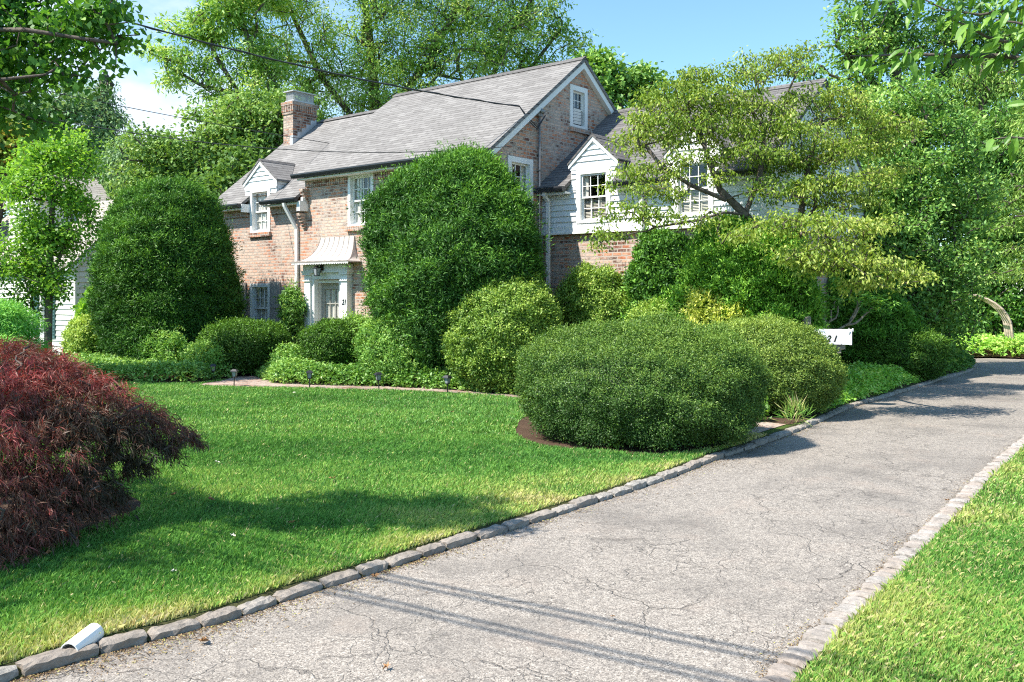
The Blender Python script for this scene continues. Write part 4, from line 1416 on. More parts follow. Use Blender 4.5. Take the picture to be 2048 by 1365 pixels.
for i in (1, 2):
    z = gz0 + (gz1 - gz0) * i / 3
    mb.box(gx0, gx1, dy + 0.010, dy + 0.038, z - 0.011, z + 0.011)
dr = mb.build('door', M['doorpaint'], house)
mb = MB(); mb.poly([(gx0, dy + .03, gz0), (gx1, dy + .03, gz0), (gx1, dy + .03, gz1), (gx0, dy + .03, gz1)]); mb.build('pane', M['glass'], dr)
mb = MB()
n = 30
for i in range(n):
    p = gx0 + (gx1 - gx0) * i / n; q = gx0 + (gx1 - gx0) * (i + 1) / n
    mb.poly([(p, dy + .05 + .012 * math.sin(p * 60), gz0), (q, dy + .05 + .012 * math.sin(q * 60), gz0), (q, dy + .05 + .012 * math.sin(q * 60), gz1), (p, dy + .05 + .012 * math.sin(p * 60), gz1)])
mb.build('curtain', M['curtain'], dr)
mb = MB()
mb.lathe([(0.012, 0), (0.03, 0.01), (0.032, 0.03), (0.02, 0.05)], (0, 0, 0), 10)
kb = mb.build('handle', M['black'], dr, smooth=True)
kb.location = (dx1 - 0.05, dy, 1.0); kb.rotation_euler = (math.pi / 2, 0, 0)

# flared standing seam porch roof
cr_ = MB(); seams = MB()
bl, br, tl, tr_, D_ = -5.72, -3.80, -5.18, -4.02, 0.42
z_lo, z_hi = 2.50, 3.06
NP = 10
def prof(f): # f 0 at wall top .. 1 at the drip edge
    return (1 - f) ** 1.9
def pt(fx, f):
    e = f ** 1.5
    xl = tl + (bl - tl) * e; xr = tr_ + (br - tr_) * e
    return (xl + (xr - xl) * fx, -0.02 - (D_ - 0.02) * e, z_lo + (z_hi - z_lo) * prof(f))
for j in range(NP):
    f0, f1 = j / NP, (j + 1) / NP
    for i in range(7):
        cr_.poly([pt(i / 7, f1), pt((i + 1) / 7, f1), pt((i + 1) / 7, f0), pt(i / 7, f0)])
    for fx in (0, 1):
        a, b = pt(fx, f0), pt(fx, f1)
        cr_.poly([a, b, (b[0], -0.004, b[2]), (a[0], -0.004, a[2])])
for i in range(8):
    seams.tube([(p[0], p[1] - 0.008, p[2] + 0.008) for p in [pt(i / 7, j / NP) for j in range(NP + 1)]], 0.0045, 5)
cr_.box(bl - 0.01, br + 0.01, -D_ - 0.012, -0.004, z_lo - 0.03, z_lo - 0.002)
can = cr_.build('porch_roof', M['metalroof'], house)
seams.box(bl - 0.02, br + 0.02, -D_ - 0.022, -D_ - 0.0125, z_lo - 0.022, z_lo + 0.006)
seams.build('seam', M['seam'], can)
mb = MB()
x = bl
while x < br:
    mb.prism([(x, -D_ - 0.016, z_lo - 0.031), (x + 0.058, -D_ - 0.016, z_lo - 0.031), (x + 0.046, -D_ - 0.016, z_lo - 0.062), (x + 0.029, -D_ - 0.016, z_lo - 0.072), (x + 0.012, -D_ - 0.016, z_lo - 0.062)], (0, 0.012, 0))
    x += 0.06
mb.build('scalloped_trim', M['white'], can)

# wall lantern
mb = MB()
lx, lz = -4.93, 2.36
mb.box(lx - 0.05, lx + 0.05, -0.20, -0.176, lz - 0.07, lz + 0.07)
mb.tube([(lx, -0.20, lz + 0.04), (lx, -0.27, lz + 0.08), (lx, -0.33, lz + 0.04)], 0.012, 6)
def quadring(a, b, z0, z1, cx, cyy):
    for k in range(4):
        an0 = math.pi / 4 + k * math.pi / 2; an1 = an0 + math.pi / 2
        mb.poly([(cx + a * math.cos(an0), cyy + a * math.sin(an0), z0), (cx + a * math.cos(an1), cyy + a * math.sin(an1), z0), (cx + b * math.cos(an1), cyy + b * math.sin(an1), z1), (cx + b * math.cos(an0), cyy + b * math.sin(an0), z1)])
quadring(0.10, 0.02, lz - 0.01, lz + 0.05, lx, -0.33)
for k in range(4):
    an = math.pi / 4 + k * math.pi / 2
    mb.tube([(lx + 0.09 * math.cos(an), -0.33 + 0.09 * math.sin(an), lz - 0.01), (lx + 0.055 * math.cos(an), -0.33 + 0.055 * math.sin(an), lz - 0.17)], 0.008, 4)
mb.box(lx - 0.045, lx + 0.045, -0.375, -0.285, lz - 0.185, lz - 0.17)
wl_ = mb.build('wall_lantern', M['black'], house)
mb = MB()
quadring(0.085, 0.052, lz - 0.012, lz - 0.168, lx, -0.33)
mb.build('lamp_glass', M['lampglass'], wl_)

def text_obj(name, body, size, material, parent, loc, rot, shear=0.25, ext=0.004, bold=0.006, xs=1.0, sp=1.0):
    cu = bpy.data.curves.new(name, 'FONT')
    cu.body = body; cu.size = size; cu.shear = shear; cu.extrude = ext; cu.offset = bold; cu.align_x = 'CENTER'; cu.align_y = 'CENTER'
    cu.space_character = sp
    tmp = bpy.data.objects.new('tmp', cu)
    COL.objects.link(tmp)
    dg = bpy.context.evaluated_depsgraph_get()
    me = bpy.data.meshes.new_from_object(tmp.evaluated_get(dg))
    bpy.data.objects.remove(tmp)
    me.name = name
    me.materials.clear()
    o = link(name, me, material, parent)
    o.location = loc; o.rotation_euler = rot; o.scale = (xs, 1, 1)
    return o
text_obj('house_number', '21', 0.17, M['letter'], house, (P1 - 0.10, y - 0.006, 1.58), (math.radians(90), 0, 0), 0.25, 0.004, 0.003, 0.8)

# chimney ---------------------------------------------------------------
cx0, cx1, ct0, ct1, cz = -9.28, -8.86, 2.0, 2.80, 7.05
mb = MB()
mb.box(cx0, cx1, ct0, ct1, 3.5, cz - 0.34)
mb.box(cx0 - 0.025, cx1 + 0.025, ct0 - 0.025, ct1 + 0.025, cz - 0.34, cz - 0.275)
x = cx0 - 0.03
while x < cx1 + 0.01:
    mb.box(x, x + 0.05, ct0 - 0.04, ct0 + 0.06, cz - 0.273, cz - 0.10); x += 0.075
mb.box(cx0 - 0.005, cx1 + 0.005, ct0 + 0.0, ct1 + 0.0, cz - 0.272, cz - 0.10)
x = ct0 + 0.06
while x < ct1 + 0.01:
    mb.box(cx1 + 0.006, cx1 + 0.04, x, x + 0.05, cz - 0.273, cz - 0.10); x += 0.075
mb.box(cx0 - 0.05, cx1 + 0.05, ct0 - 0.05, ct1 + 0.05, cz - 0.098, cz)
ch = mb.build('chimney', M['brick_chimney'], house)
mb = MB()
mb.box(cx0 + 0.02, cx1 - 0.02, ct0 + 0.04, ct1 - 0.04, cz + 0.001, cz + 0.05)
mb.box(cx0 - 0.01, cx1 + 0.01, ct0 + 0.0, ct1 - 0.0, cz + 0.28, cz + 0.305)
for (a, b, c, d) in ((cx0 + .04, cx1 - .04, ct0 + .06, ct0 + .06), (cx0 + .04, cx1 - .04, ct1 - .06, ct1 - .06), (cx0 + .04, cx0 + .04, ct0 + .06, ct1 - .06), (cx1 - .04, cx1 - .04, ct0 + .06, ct1 - .06)):
    n = 12 if a != b else 26
    for i in range(n + 1):
        f_ = i / n
        X = a + (b - a) * f_; Y = c + (d - c) * f_
        mb.box(X - 0.005, X + 0.005, Y - 0.005, Y + 0.005, cz + 0.05, cz + 0.28)
mb.build('chimney_cap', M['lead'], ch)
mb = MB()
st = ct0
while st < ct1 - 0.02:
    e = min(st + 0.15, ct1)
    mb.box(cx1 + 0.003, cx1 + 0.012, st, e, zleft(st) - 0.1, zleft(e) + 0.12)
    st += 0.15
mb.box(cx0 + 0.30, cx1 + 0.01, ct0 - 0.012, ct0 - 0.003, zleft(ct0) - .1, zleft(ct0) + 0.24)
mb.build('flashing', M['lead'], ch)

# downspouts ----------------------------------------------------------
def spout(pts, w=0.075, d=0.055, material='white', name='downspout'):
    mb = MB()
    for a, b in zip(pts[:-1], pts[1:]):
        a = Vector(a); b = Vector(b)
        t = (b - a).normalized()
        X = Vector((1, 0, 0)); X = (X - t * X.dot(t)).normalized(); Yv = t.cross(X)
        a2 = a - t * 0.01; b2 = b + t * 0.01
        q = [a2 + X * (w / 2) * i + Yv * (d / 2) * j for i, j in ((-1, -1), (1, -1), (1, 1), (-1, 1))]
        mb.prism([tuple(p) for p in q], tuple(b2 - a2))
    z = pts[-1][2] + 0.5
    while z < pts[-2][2]:
        mb.box(pts[-1][0] - w / 2 - 0.01, pts[-1][0] + w / 2 + 0.01, pts[-1][1] - d / 2 - 0.006, pts[-1][1] + d / 2, z, z + 0.03)
        z += 1.6
    mb.build(name, M[material], house)
spout([(-6.17, -0.31, 3.90), (-6.17, -0.29, 3.83), (-6.03, -0.05, 3.30), (-6.03, -0.05, 0.15)])
spout([(0.235, WT - 0.29, 3.86), (0.235, WT - 0.27, 3.78), (0.235, WT - 0.15, 3.66), (0.235, WT - 0.15, 0.1)])
spout([(2.45, WT - 0.29, 3.86), (2.45, WT - 0.27, 3.78), (2.45, WT - 0.15, 3.66), (2.45, WT - 0.15, 0.1)])

# service mast and cables on the gable wall
mb = MB()
mb.tube([(0.05, 1.44, 5.40), (0.05, 1.44, 0.6)], 0.024, 8)
mb.tube([(0.05, 1.44, 5.40), (0.05, 1.44, 5.50), (0.10, 1.44, 5.56), (0.16, 1.44, 5.50)], [0.024, 0.03, 0.05, 0.045], 8)
mb.box(0.003, 0.09, 1.36, 1.52, 5.44, 5.52)
mb.box(0.003, 0.08, 1.41, 1.47, 4.3, 4.33); mb.box(0.003, 0.08, 1.41, 1.47, 3.4, 3.43)
mb.build('service_mast', M['conduit'], house, smooth=True)
mb = MB()
mb.tube([(0.03, WT - 0.08, 3.0), (0.05, WT - 0.12, 2.6), (0.06, WT - 0.10, 2.2), (0.06, WT - 0.10, 0.3)], 0.02, 6)
mb.build('cable_conduit', M['conduit'], house, smooth=True)
#@@VEG
# ------------------------------------------------------------------ neighbour house
nb = thing('clapboard_house', 'cream clapboard house at the far left behind the slender green tree', 'house', (-12.0, 25.0, 0), -ANG)
def zn(t): return 4.62 - 0.98 * abs(t - 1.9)
nw1 = (-2.15, -1.50, 0.55, 1.85)
mb = MB()
wall(mb, -9, 0, -0.1, [(-9, 2.7), (0, 2.7)], [nw1], front(0))
clap(mb, -9, 0, 0, 2.7, front(-0.002), 0.15, holes=[nw1])
mb.build('wall', M['cream'], nb)
mb = MB()
tops = [(0, zn(0) - .08), (1.9, zn(1.9) - .08), (3.8, zn(3.8) - .08)]
wall(mb, 0, 3.8, -0.1, tops, [], side(0))
clap(mb, 0, 3.8, 0, 4.5, side(0.002), 0.15, xl=lambda z: max(0, 1.9 - (4.54 - z) / .98), xr=lambda z: min(3.8, 1.9 + (4.54 - z) / .98))
mb.box(-0.10, 0.028, -0.028, 0.08, 0, 2.66)
mb.build('gable_wall', M['cream'], nb)
mb = MB()
slab(mb, -9, 0.12, -0.2, 1.9, zn, 0.07); slab(mb, -9, 0.12, 1.901, 4.0, zn, 0.07)
mb.build('roof', M['shingle_far'], nb)
par_ = nb
rake(0.004, 0.10, zn, -0.15, 1.9, 0.15, 0.072); rake(0.004, 0.10, zn, 1.901, 3.9, 0.15, 0.072)
mb = MB()
mb.box(-9, 0.1, -0.19, -0.16, 2.42, 2.56)
mb.build('fascia', M['white'], nb)
window(nb, (nw1[0], 0, nw1[2]), 0, nw1[1] - nw1[0], nw1[3] - nw1[2], 2, 2, 'full', casing=0.08)
for x0 in (nw1[0] - 0.36, nw1[1] + 0.03):
    mb = MB(); mb.box(x0, x0 + 0.32, -0.06, -0.026, nw1[2] - 0.03, nw1[3] + 0.05)
    for j in range(14): mb.prism([(x0 + .03, -0.061, nw1[2] + .03 + j * .09), (x0 + .29, -0.061, nw1[2] + .03 + j * .09), (x0 + .29, -0.075, nw1[2] + .03 + j * .09 + .06), (x0 + .03, -0.075, nw1[2] + .03 + j * .09 + .06)], (0, 0.01, 0))
    mb.build('shutter', M['shutter_teal'], nb)
# upper gabled bay
nd = (-4.35, -3.55, 3.75, 4.60)
mb = MB()
tp = [(-5.0, 4.60), (-4.0, 5.42), (-3.0, 4.60)]
wall(mb, -5.0, -3.0, 2.5, tp, [nd], front(0.3))
clap(mb, -5.0, -3.0, 2.6, 5.40, front(0.298), 0.13, xl=lambda z: max(-5.0, -4.0 - (5.42 - z) / .82), xr=lambda z: min(-3.0, -4.0 + (5.42 - z) / .82), holes=[nd])
clap(mb, 0.3, 2.4, 2.6, 4.6, side(-2.99), 0.13)
dd_ = mb.build('dormer', M['cream'], nb)
mb = MB()
for sg in (-1, 1):
    mb.prism([(-4.0, 0.15, 5.50), (-4.0 + sg * 1.12, 0.15, 4.58), (-4.0 + sg * 1.12, 2.6, 4.58), (-4.0, 2.6, 5.50)], (0, 0, -0.06))
mb.build('dormer_roof', M['shingle_far'], dd_)
mb = MB()
for sg in (-1, 1):
    mb.prism([(-4.0, 0.17, 5.435), (-4.0 + sg * 1.1, 0.17, 4.53), (-4.0 + sg * 1.1, 0.17, 4.40), (-4.0, 0.17, 5.29)], (0, 0.09, 0))
mb.build('dormer_trim', M['white'], dd_)
window(nb, (nd[0], 0.3, nd[2]), 0, 0.8, 0.85, 3, 2, 'none', casing=0.08)

# ------------------------------------------------------------------ mailbox
MX, MY = 5.05, 14.3
mdir = math.atan2(-0.37, 0.93)
mbx = thing('mailbox', 'white rounded-top mailbox numbered 21 on a weathered square wooden post', 'mailbox', (MX - 0.0, MY, LZ), mdir)
mb = MB()
Lh, Wh, z0, z1 = 0.28, 0.11, 0.93, 1.15
prf = [(-Wh, z0), (Wh, z0), (Wh, z0 + 0.13)] + [(Wh * math.cos(a), z0 + 0.13 + 0.105 * math.sin(a)) for a in np.linspace(0.2, math.pi - 0.2, 9)] + [(-Wh, z0 + 0.13)]
mb.prism([(-Lh, yy, zz) for yy, zz in prf], (2 * Lh - 0.035, 0, 0))
mo = mb.build('box', M['mailbox'], mbx, bevel=0.004)
mb = MB()
prf2 = [(yy * 1.04, z0 - 0.004 + (zz - z0) * 1.03) for yy, zz in prf]
mb.prism([(Lh - 0.034, yy, zz) for yy, zz in prf2], (0.034, 0, 0))
mb.box(Lh + 0.001, Lh + 0.02, -0.015, 0.015, z1 - 0.02, z1 + 0.03)
mb.build('door', M['mailbox'], mbx)
mb = MB(); mb.box(Lh - 0.05, Lh - 0.033, -Wh - 0.012, -Wh - 0.002, z1 - 0.05, z1 + 0.04); mb.build('flag_bracket', M['lead'], mbx)
for kx in (-0.2, 0.0, 0.12):
    mb = MB(); mb.box(kx, kx + 0.012, -Wh - 0.006, -Wh - 0.001, z0 + 0.004, z0 + 0.02); mb.build('screw', M['lead'], mbx)
mb = MB()
mb.box(-Lh - 0.05, Lh - 0.10, -0.07, 0.07, z0 - 0.075, z0 - 0.002)
mb.box(-Lh - 0.05, Lh - 0.16, -0.045, 0.045, z0 - 0.14, z0 - 0.077)
mb.build('support_board', M['wood'], mbx)
mb = MB()
mb.box(-Lh - 0.152, -Lh - 0.052, -0.05, 0.05, -0.1, 1.35)
pz = 1.35
px0, px1 = -Lh - 0.152, -Lh - 0.052
mb.poly([(px0, -.05, pz), (px1, -.05, pz), ((px0 + px1) / 2, 0, pz + .03)]); mb.poly([(px1, -.05, pz), (px1, .05, pz), ((px0 + px1) / 2, 0, pz + .03)])
mb.poly([(px1, .05, pz), (px0, .05, pz), ((px0 + px1) / 2, 0, pz + .03)]); mb.poly([(px0, .05, pz), (px0, -.05, pz), ((px0 + px1) / 2, 0, pz + .03)])
mb.build('post', M['wood'], mbx)
text_obj('numerals', '2 1', 0.135, M['letter'], mbx, (-0.02, -Wh - 0.003, z0 + 0.085), (math.radians(90), 0, 0), 0.35, 0.001, 0.005, 0.9, 1.0)

# ------------------------------------------------------------------ path lights
def path_light(loc, label):
    r = thing('path_light', label, 'path light', (loc[0], loc[1], LZ), random.Random(int(loc[0] * 100)).uniform(0, 1.5), 'solar lanterns along the garden path')
    return r
lt = path_light(G(619, 781.5), 'black stake lantern third from the left, in front of the middle of the walk')
mb = MB()
mb.tube([(0, 0, -0.05), (0, 0, 0.17)], 0.011, 8)
mb.lathe([(0.02, 0.165), (0.034, 0.172), (0.034, 0.18)], sides=10)
mb.build('stake', M['black'], lt)
mb = MB()
def sq(mb, a, b, z0, z1):
    c = [(1, 1), (-1, 1), (-1, -1), (1, -1)]
    for i in range(4):
        p, q = c[i], c[(i + 1) % 4]
        mb.poly([(p[0] * a, p[1] * a, z0), (q[0] * a, q[1] * a, z0), (q[0] * b, q[1] * b, z1), (p[0] * b, p[1] * b, z1)])
sq(mb, 0.062, 0.030, 0.290, 0.322); sq(mb, 0.066, 0.062, 0.278, 0.290); mb.poly([(.03, .03, .322), (-.03, .03, .322), (-.03, -.03, .322), (.03, -.03, .322)])
mb.poly([(.066, .066, .278), (.066, -.066, .278), (-.066, -.066, .278), (-.066, .066, .278)])
mb.build('cap', M['black'], lt)
mb = MB(); sq(mb, 0.026, 0.040, 0.182, 0.277); mb.build('lens', M['lampglass'], lt)
mb = MB()
for sx_ in (-1, 1):
    for sy_ in (-1, 1):
        mb.tube([(sx_ * .029, sy_ * .029, .18), (sx_ * .043, sy_ * .043, .28)], 0.005, 4)
sq(mb, 0.032, 0.032, 0.178, 0.188)
mb.build('cage', M['black'], lt)
for (px, py, lb_) in ((427, 765, 'smallest black lantern at the far left, standing among groundcover leaves'), (468, 778, 'black stake lantern second from the left, beside the opening of the path'),
                     (758, 786, 'black stake lantern in front of the light green azalea'), (895, 793.5, 'rightmost black stake lantern near the big clipped hedge')):
    c = copy_tree(lt)
    c['label'] = lb_
    q = G(px, py); c.location = (q[0], q[1], LZ)
    c.rotation_euler = (random.Random(px).uniform(-.05, .05), random.Random(px + 1).uniform(-.05, .05), random.Random(px).uniform(0, 1.5))

# drain pipe end in the kerb gap
mb = MB()
pr = []
for i in range(14):
    pr.append(i)
a0 = np.array(G(146, 1318)); a1 = np.array(G(196, 1286))
dv = Vector((*(a1 - a0), 0.02)).normalized()
Ls = 0.21
def ringpts(o, r, n=16):
    Xv = dv.cross(Vector((0, 0, 1))).normalized(); Zv = Xv.cross(dv)
    return [o + Xv * r * math.cos(2 * math.pi * k / n) + Zv * r * math.sin(2 * math.pi * k / n) for k in range(n)]
o0 = Vector((*a0, 0.045)) - dv * 0.03; o1 = o0 + dv * Ls
A, B = ringpts(o0, 0.048), ringpts(o1, 0.048)
C_, D = ringpts(o0, 0.042), ringpts(o1, 0.042)
for k in range(16):
    k2 = (k + 1) % 16
    mb.poly([A[k], A[k2], B[k2], B[k]]); mb.poly([C_[k2], C_[k], D[k], D[k2]]); mb.poly([A[k2], A[k], C_[k], C_[k2]])
tag(mb.build('drain_pipe', M['pvc'], smooth=False), 'white plastic drain pipe end poking out of the grass at the kerb gap', 'drain pipe')

# ------------------------------------------------------------------ garden arch
ar = thing('garden_arch', 'weathered curved wooden arch at the far end of the driveway', 'arch', (13.25, 27.2, 0), -0.35)
for k in range(4):
    mb = MB()
    pts = []
    for j in range(17):
        a = math.pi * j / 16
        pts.append((1.42 * math.cos(a), -0.6 + 0.40 * k, 0.75 + 1.05 * math.sin(a)))
    pts = [(1.5, -0.6 + 0.40 * k, 0.0)] + pts + [(-1.5, -0.6 + 0.40 * k, 0.0)]
    mb.tube(pts, 0.035, 6)
    mb.build('rib', M['arch'], ar, smooth=True)
for j in (1, 3, 5, 8, 11, 13, 15):
    a = math.pi * j / 16
    mb = MB(); mb.tube([(1.42 * math.cos(a), -0.65, 0.75 + 1.05 * math.sin(a)), (1.42 * math.cos(a), 0.65, 0.75 + 1.05 * math.sin(a))], 0.015, 5)
    mb.build('crossbar', M['arch'], ar, smooth=True)

# ------------------------------------------------------------------ wires
def cable(name, label, a, b, sag, r, twist=0.0):
    a = Vector([float(x) for x in a]); b = Vector([float(x) for x in b])
    pts = []; n = 60
    for i in range(n + 1):
        f_ = i / n
        p = a.lerp(b, f_); p.z -= sag * 4 * f_ * (1 - f_)
        pts.append(p)
    mb = MB(); mb.tube(pts, r, 6)
    if twist:
        q = [p + Vector((0, math.cos(i * 1.3) * twist, math.sin(i * 1.3) * twist)) for i, p in enumerate(pts)]
        mb.tube(q, r * 0.7, 5)
    tag(mb.build(name, M['wire'], smooth=True, uv=False), label, 'cable', None)
hp = H(0.10, 0.72)
cable('service_cable', 'thick twisted service cable sagging from the top left down to the gable wall', at(-420, -170, 11.5), (hp[0], hp[1], 5.52), 0.30, 0.013, 0.016)
mb = MB()
ha = H(0.10, 0.72); hb = H(0.10, 1.44)
for dz in (0.0, 0.05):
    mb.tube([(ha[0], ha[1], 5.52), (ha[0] * .6 + hb[0] * .4, ha[1] * .6 + hb[1] * .4, 5.28 + dz), (ha[0] * .2 + hb[0] * .8, ha[1] * .2 + hb[1] * .8, 5.14 + dz), (hb[0] + .08, hb[1] - .06, 5.44)], 0.012, 6)
tag(mb.build('drip_loop', M['wire'], smooth=True, uv=False), 'short black cable loop joining the service cable to the mast on the brick gable', 'cable')
cable('phone_wire', 'thin wire crossing the sky above the slender green tree, upper of two', at(-300, 95, 16), at(1500, 330, 40), 1.0, 0.008)
cable('phone_wire', 'thin wire passing just over the left dormer, lower of two', at(-300, 140, 14), at(1030, 292, 17.2), 0.55, 0.007)
# street lines whose shadows cross the driveway
for i, (dx, dz) in enumerate(((-0.05, 4.6), (0.10, 4.7), (0.55, 4.6), (0.68, 4.7))):
    s0 = np.array([0.25 - 0.3 * dx, 5.02 - 0.55 * dx])
    ht = dz / math.tan(math.radians(SUN_EL))
    mid = s0 + np.array([SX, SY]) * ht
    u = unit(np.array([2.09, -1.28]))
    e0 = mid - u * 22; e1 = mid + u * 22
    cable('power_line', 'overhead street line casting one of the thin shadows on the near driveway', (*e0, dz + 0.25), (*e1, dz + 0.25), 0.25, 0.014)
    bpy.data.objects[[o.name for o in bpy.data.objects if o.name.startswith('power_line')][-1]]['group'] = 'street lines casting thin shadows on the driveway'

# ------------------------------------------------------------------ fallen leaves
def fallen(name, pos, size, material, label, seed):
    rng = random.Random(seed)
    mb = MB()
    n = 15
    c = (0, 0, 0.012)
    pts = []
    for i in range(n):
        a = 2 * math.pi * i / n
        r = size * (1.0 if i % 3 == 0 else 0.48) * rng.uniform(0.8, 1.1)
        pts.append((r * math.cos(a), r * math.sin(a) * 0.8, 0.012 + rng.uniform(0, size * 0.5)))
    for i in range(n):
        mb.poly([c, pts[i], pts[(i + 1) % n]])
    o = mb.build(name, M[material], uv=False)
    o.location = (pos[0], pos[1], pos[2]); o.rotation_euler = (rng.uniform(-.3, .3), rng.uniform(-.3, .3), rng.uniform(0, 6))
    tag(o, label, 'leaf', 'fallen leaves')
gz_ = LZ + 0.035
for i, (px, py, s, m_, lab, z_) in enumerate((
    (405, 1290, .045, 'deadleaf', 'curled brown leaf on the asphalt below the left kerb', 0.004), (775, 1340, .03, 'deadleaf', 'small tan leaf at the bottom edge of the driveway', 0.004),
    (466, 1098, .028, 'paleleaf', 'pale leaf on the grass left of the orange leaf', gz_), (583, 1071, .035, 'deadleaf', 'orange leaf lying on the lawn in the middle foreground', gz_),
    (350, 1173, .03, 'paleleaf', 'pale leaf near the yellow grass by the kerb', gz_), (420, 1022, .045, 'deadleaf', 'long brown leaf on the lawn right of the red maple', gz_),
    (348, 1012, .04, 'deadleaf', 'brown leaf closest to the red maple', gz_), (285, 970, .04, 'paleleaf', 'white leaf beside the red maple branch tip', gz_), (270, 968, .03, 'paleleaf', 'small white leaf under the red maple branch', gz_),
    (97, 1135, .035, 'deadleaf', 'tan leaf in the shaded grass at the lower left', gz_), (434, 943, .035, 'paleleaf', 'pale leaf far out on the lawn', gz_), (665, 978, .04, 'deadleaf', 'reddish leaf on the lawn toward the kerb', gz_),
    (905, 838, .04, 'deadleaf', 'brown leaf on the lawn near the clipped hedge', gz_), (588, 797, .04, 'paleleaf', 'white leaf near the garden path', gz_), (1895, 1005, .03, 'deadleaf', 'small leaf near the right kerb', 0.004),
    (750, 1158, .035, 'deadleaf', 'dark leaf in the gap by the kerb stone', 0.004), (1225, 1240, .02, 'deadleaf', 'tiny leaf in the middle of the driveway', 0.004))):
    q = G(px, py); fallen('fallen_leaf', (q[0], q[1], z_), s, m_, lab, i)
#@@PLANTS
# ------------------------------------------------------------------ clipped shrubs and bushes
def xz(px, Z): return ((px - 1024) / F * Z, Z)
CL = 'shrub'
# large clipped hedge mounds by the driveway
shrub('clipped_hedge', 'big rounded clipped hedge in the foreground by the kerb', 'hedge', (1.50, 10.85), 1.50, 1.12, 1.38, 'l_hedge', zc=0.52, n=34000, per=9, L=0.027, W=0.010,
      p=2.25, amp=0.085, freq=2.6, seed=11, spread=0.75, rad=0.03, depth=0.12, tone=0.30, toplit_tone=0.28, core=0.13, zmin=0.06, rdn=0.72, stems=7, fringe=0.012)
shrub('clipped_hedge', 'sunlit rounded hedge just left of the mailbox, behind the biggest hedge', 'hedge', (3.66, 13.45), 1.14, 1.0, 1.38, 'l_hedge_y', zc=0.55, n=16000, per=9, L=0.034, W=0.013,
      p=2.05, amp=0.05, freq=2.6, seed=12, spread=0.75, rad=0.03, depth=0.12, tone=0.36, toplit_tone=0.26, core=0.13, zmin=0.05, stems=5, rdn=0.75, fringe=0.012)
shrub('clipped_hedge', 'low dark clipped hedge mound right of the mailbox', 'hedge', (7.75, 18.6), 1.05, 1.0, 1.10, 'l_mound', zc=0.5, n=6000, per=9, L=0.055, W=0.02,
      p=2.4, amp=0.06, freq=2.6, seed=13, spread=0.75, tone=0.35, toplit_tone=0.32, zmin=0.05, stems=4)
# giant yews in front of the house
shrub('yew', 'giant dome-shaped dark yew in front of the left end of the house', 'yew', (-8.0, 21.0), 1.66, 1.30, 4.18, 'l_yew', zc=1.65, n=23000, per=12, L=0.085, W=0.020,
      p=2.55, amp=0.09, freq=2.3, seed=14, spread=0.55, rad=0.05, up=0.30, depth=0.16, tone=0.26, toplit_tone=0.40, core=0.32, fringe=0.05, rdn=1.75, stems=8)
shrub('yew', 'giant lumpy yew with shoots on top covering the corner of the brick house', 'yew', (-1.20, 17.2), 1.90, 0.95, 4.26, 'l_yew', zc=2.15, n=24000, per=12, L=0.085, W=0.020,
      p=2.4, amp=0.115, freq=2.4, seed=15, spread=0.55, rad=0.05, up=0.30, depth=0.16, tone=0.30, toplit_tone=0.42, core=0.34, fringe=0.07, rdn=1.75, zmin=0.35, stems=14)
shrub('yew', 'vivid bright green feathery yew under the dogwood', 'yew', (3.92, 15.2), 1.12, 0.85, 2.95, 'l_yew_bright', zc=1.2, n=10000, per=12, L=0.075, W=0.024,
      p=2.5, amp=0.17, freq=4.5, seed=16, spread=0.5, rad=0.04, up=0.5, depth=0.22, tone=0.48, toplit_tone=0.28, core=0.30, fringe=0.05)
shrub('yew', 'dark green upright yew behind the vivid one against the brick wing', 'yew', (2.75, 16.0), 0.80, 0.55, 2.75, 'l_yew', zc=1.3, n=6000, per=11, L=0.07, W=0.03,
      p=2.3, amp=0.14, freq=3.0, seed=17, spread=0.6, tone=0.35, toplit_tone=0.2, core=0.2)
shrub('yew', 'dark yew right of the vivid one, behind the leggy rhododendrons', 'yew', (6.9, 18.9), 1.1, 0.8, 2.55, 'l_yew_bright', zc=1.1, n=6000, per=11, L=0.09, W=0.026,
      p=2.4, amp=0.16, freq=3.0, seed=18, spread=0.6, tone=0.16, toplit_tone=0.2, core=0.25)
# boxwood and azaleas near the wing
shrub('boxwood', 'tall round light green boxwood beside the lumpy giant yew', 'boxwood', (-0.14, 16.15), 1.02, 0.85, 2.12, 'l_box', zc=0.95, n=9000, per=9, L=0.05, W=0.024,
      p=2.3, amp=0.07, freq=3.5, seed=19, spread=0.75, tone=0.36, toplit_tone=0.30, core=0.16, fringe=0.015)
shrub('boxwood', 'loose light green bush in front of the white downspout on the wing', 'boxwood', (1.62, 16.95), 0.85, 0.72, 2.25, 'l_box', zc=0.95, n=6000, per=9, L=0.055, W=0.024,
      p=2.1, amp=0.12, freq=3.5, seed=20, spread=0.75, tone=0.42, toplit_tone=0.30, core=0.22, fringe=0.03)
shrub('azalea', 'pale green low bush peeking over the biggest hedge', 'azalea', (2.45, 15.6), 0.62, 0.5, 1.62, 'l_box', zc=0.8, n=2200, per=9, L=0.05, W=0.022, p=2.1, amp=0.1, freq=3.5, seed=21, tone=0.55, toplit_tone=0.3, fringe=0.03)
shrub('azalea', 'bright yellow azalea in front of the vivid green yew', 'azalea', (3.30, 14.75), 0.62, 0.45, 1.66, 'l_azalea_y', zc=0.9, n=1700, per=8, L=0.065, W=0.022, p=1.9, amp=0.2, freq=4, seed=22, tone=0.5, toplit_tone=0.2, spread=0.6, fringe=0.06, coreon=False)
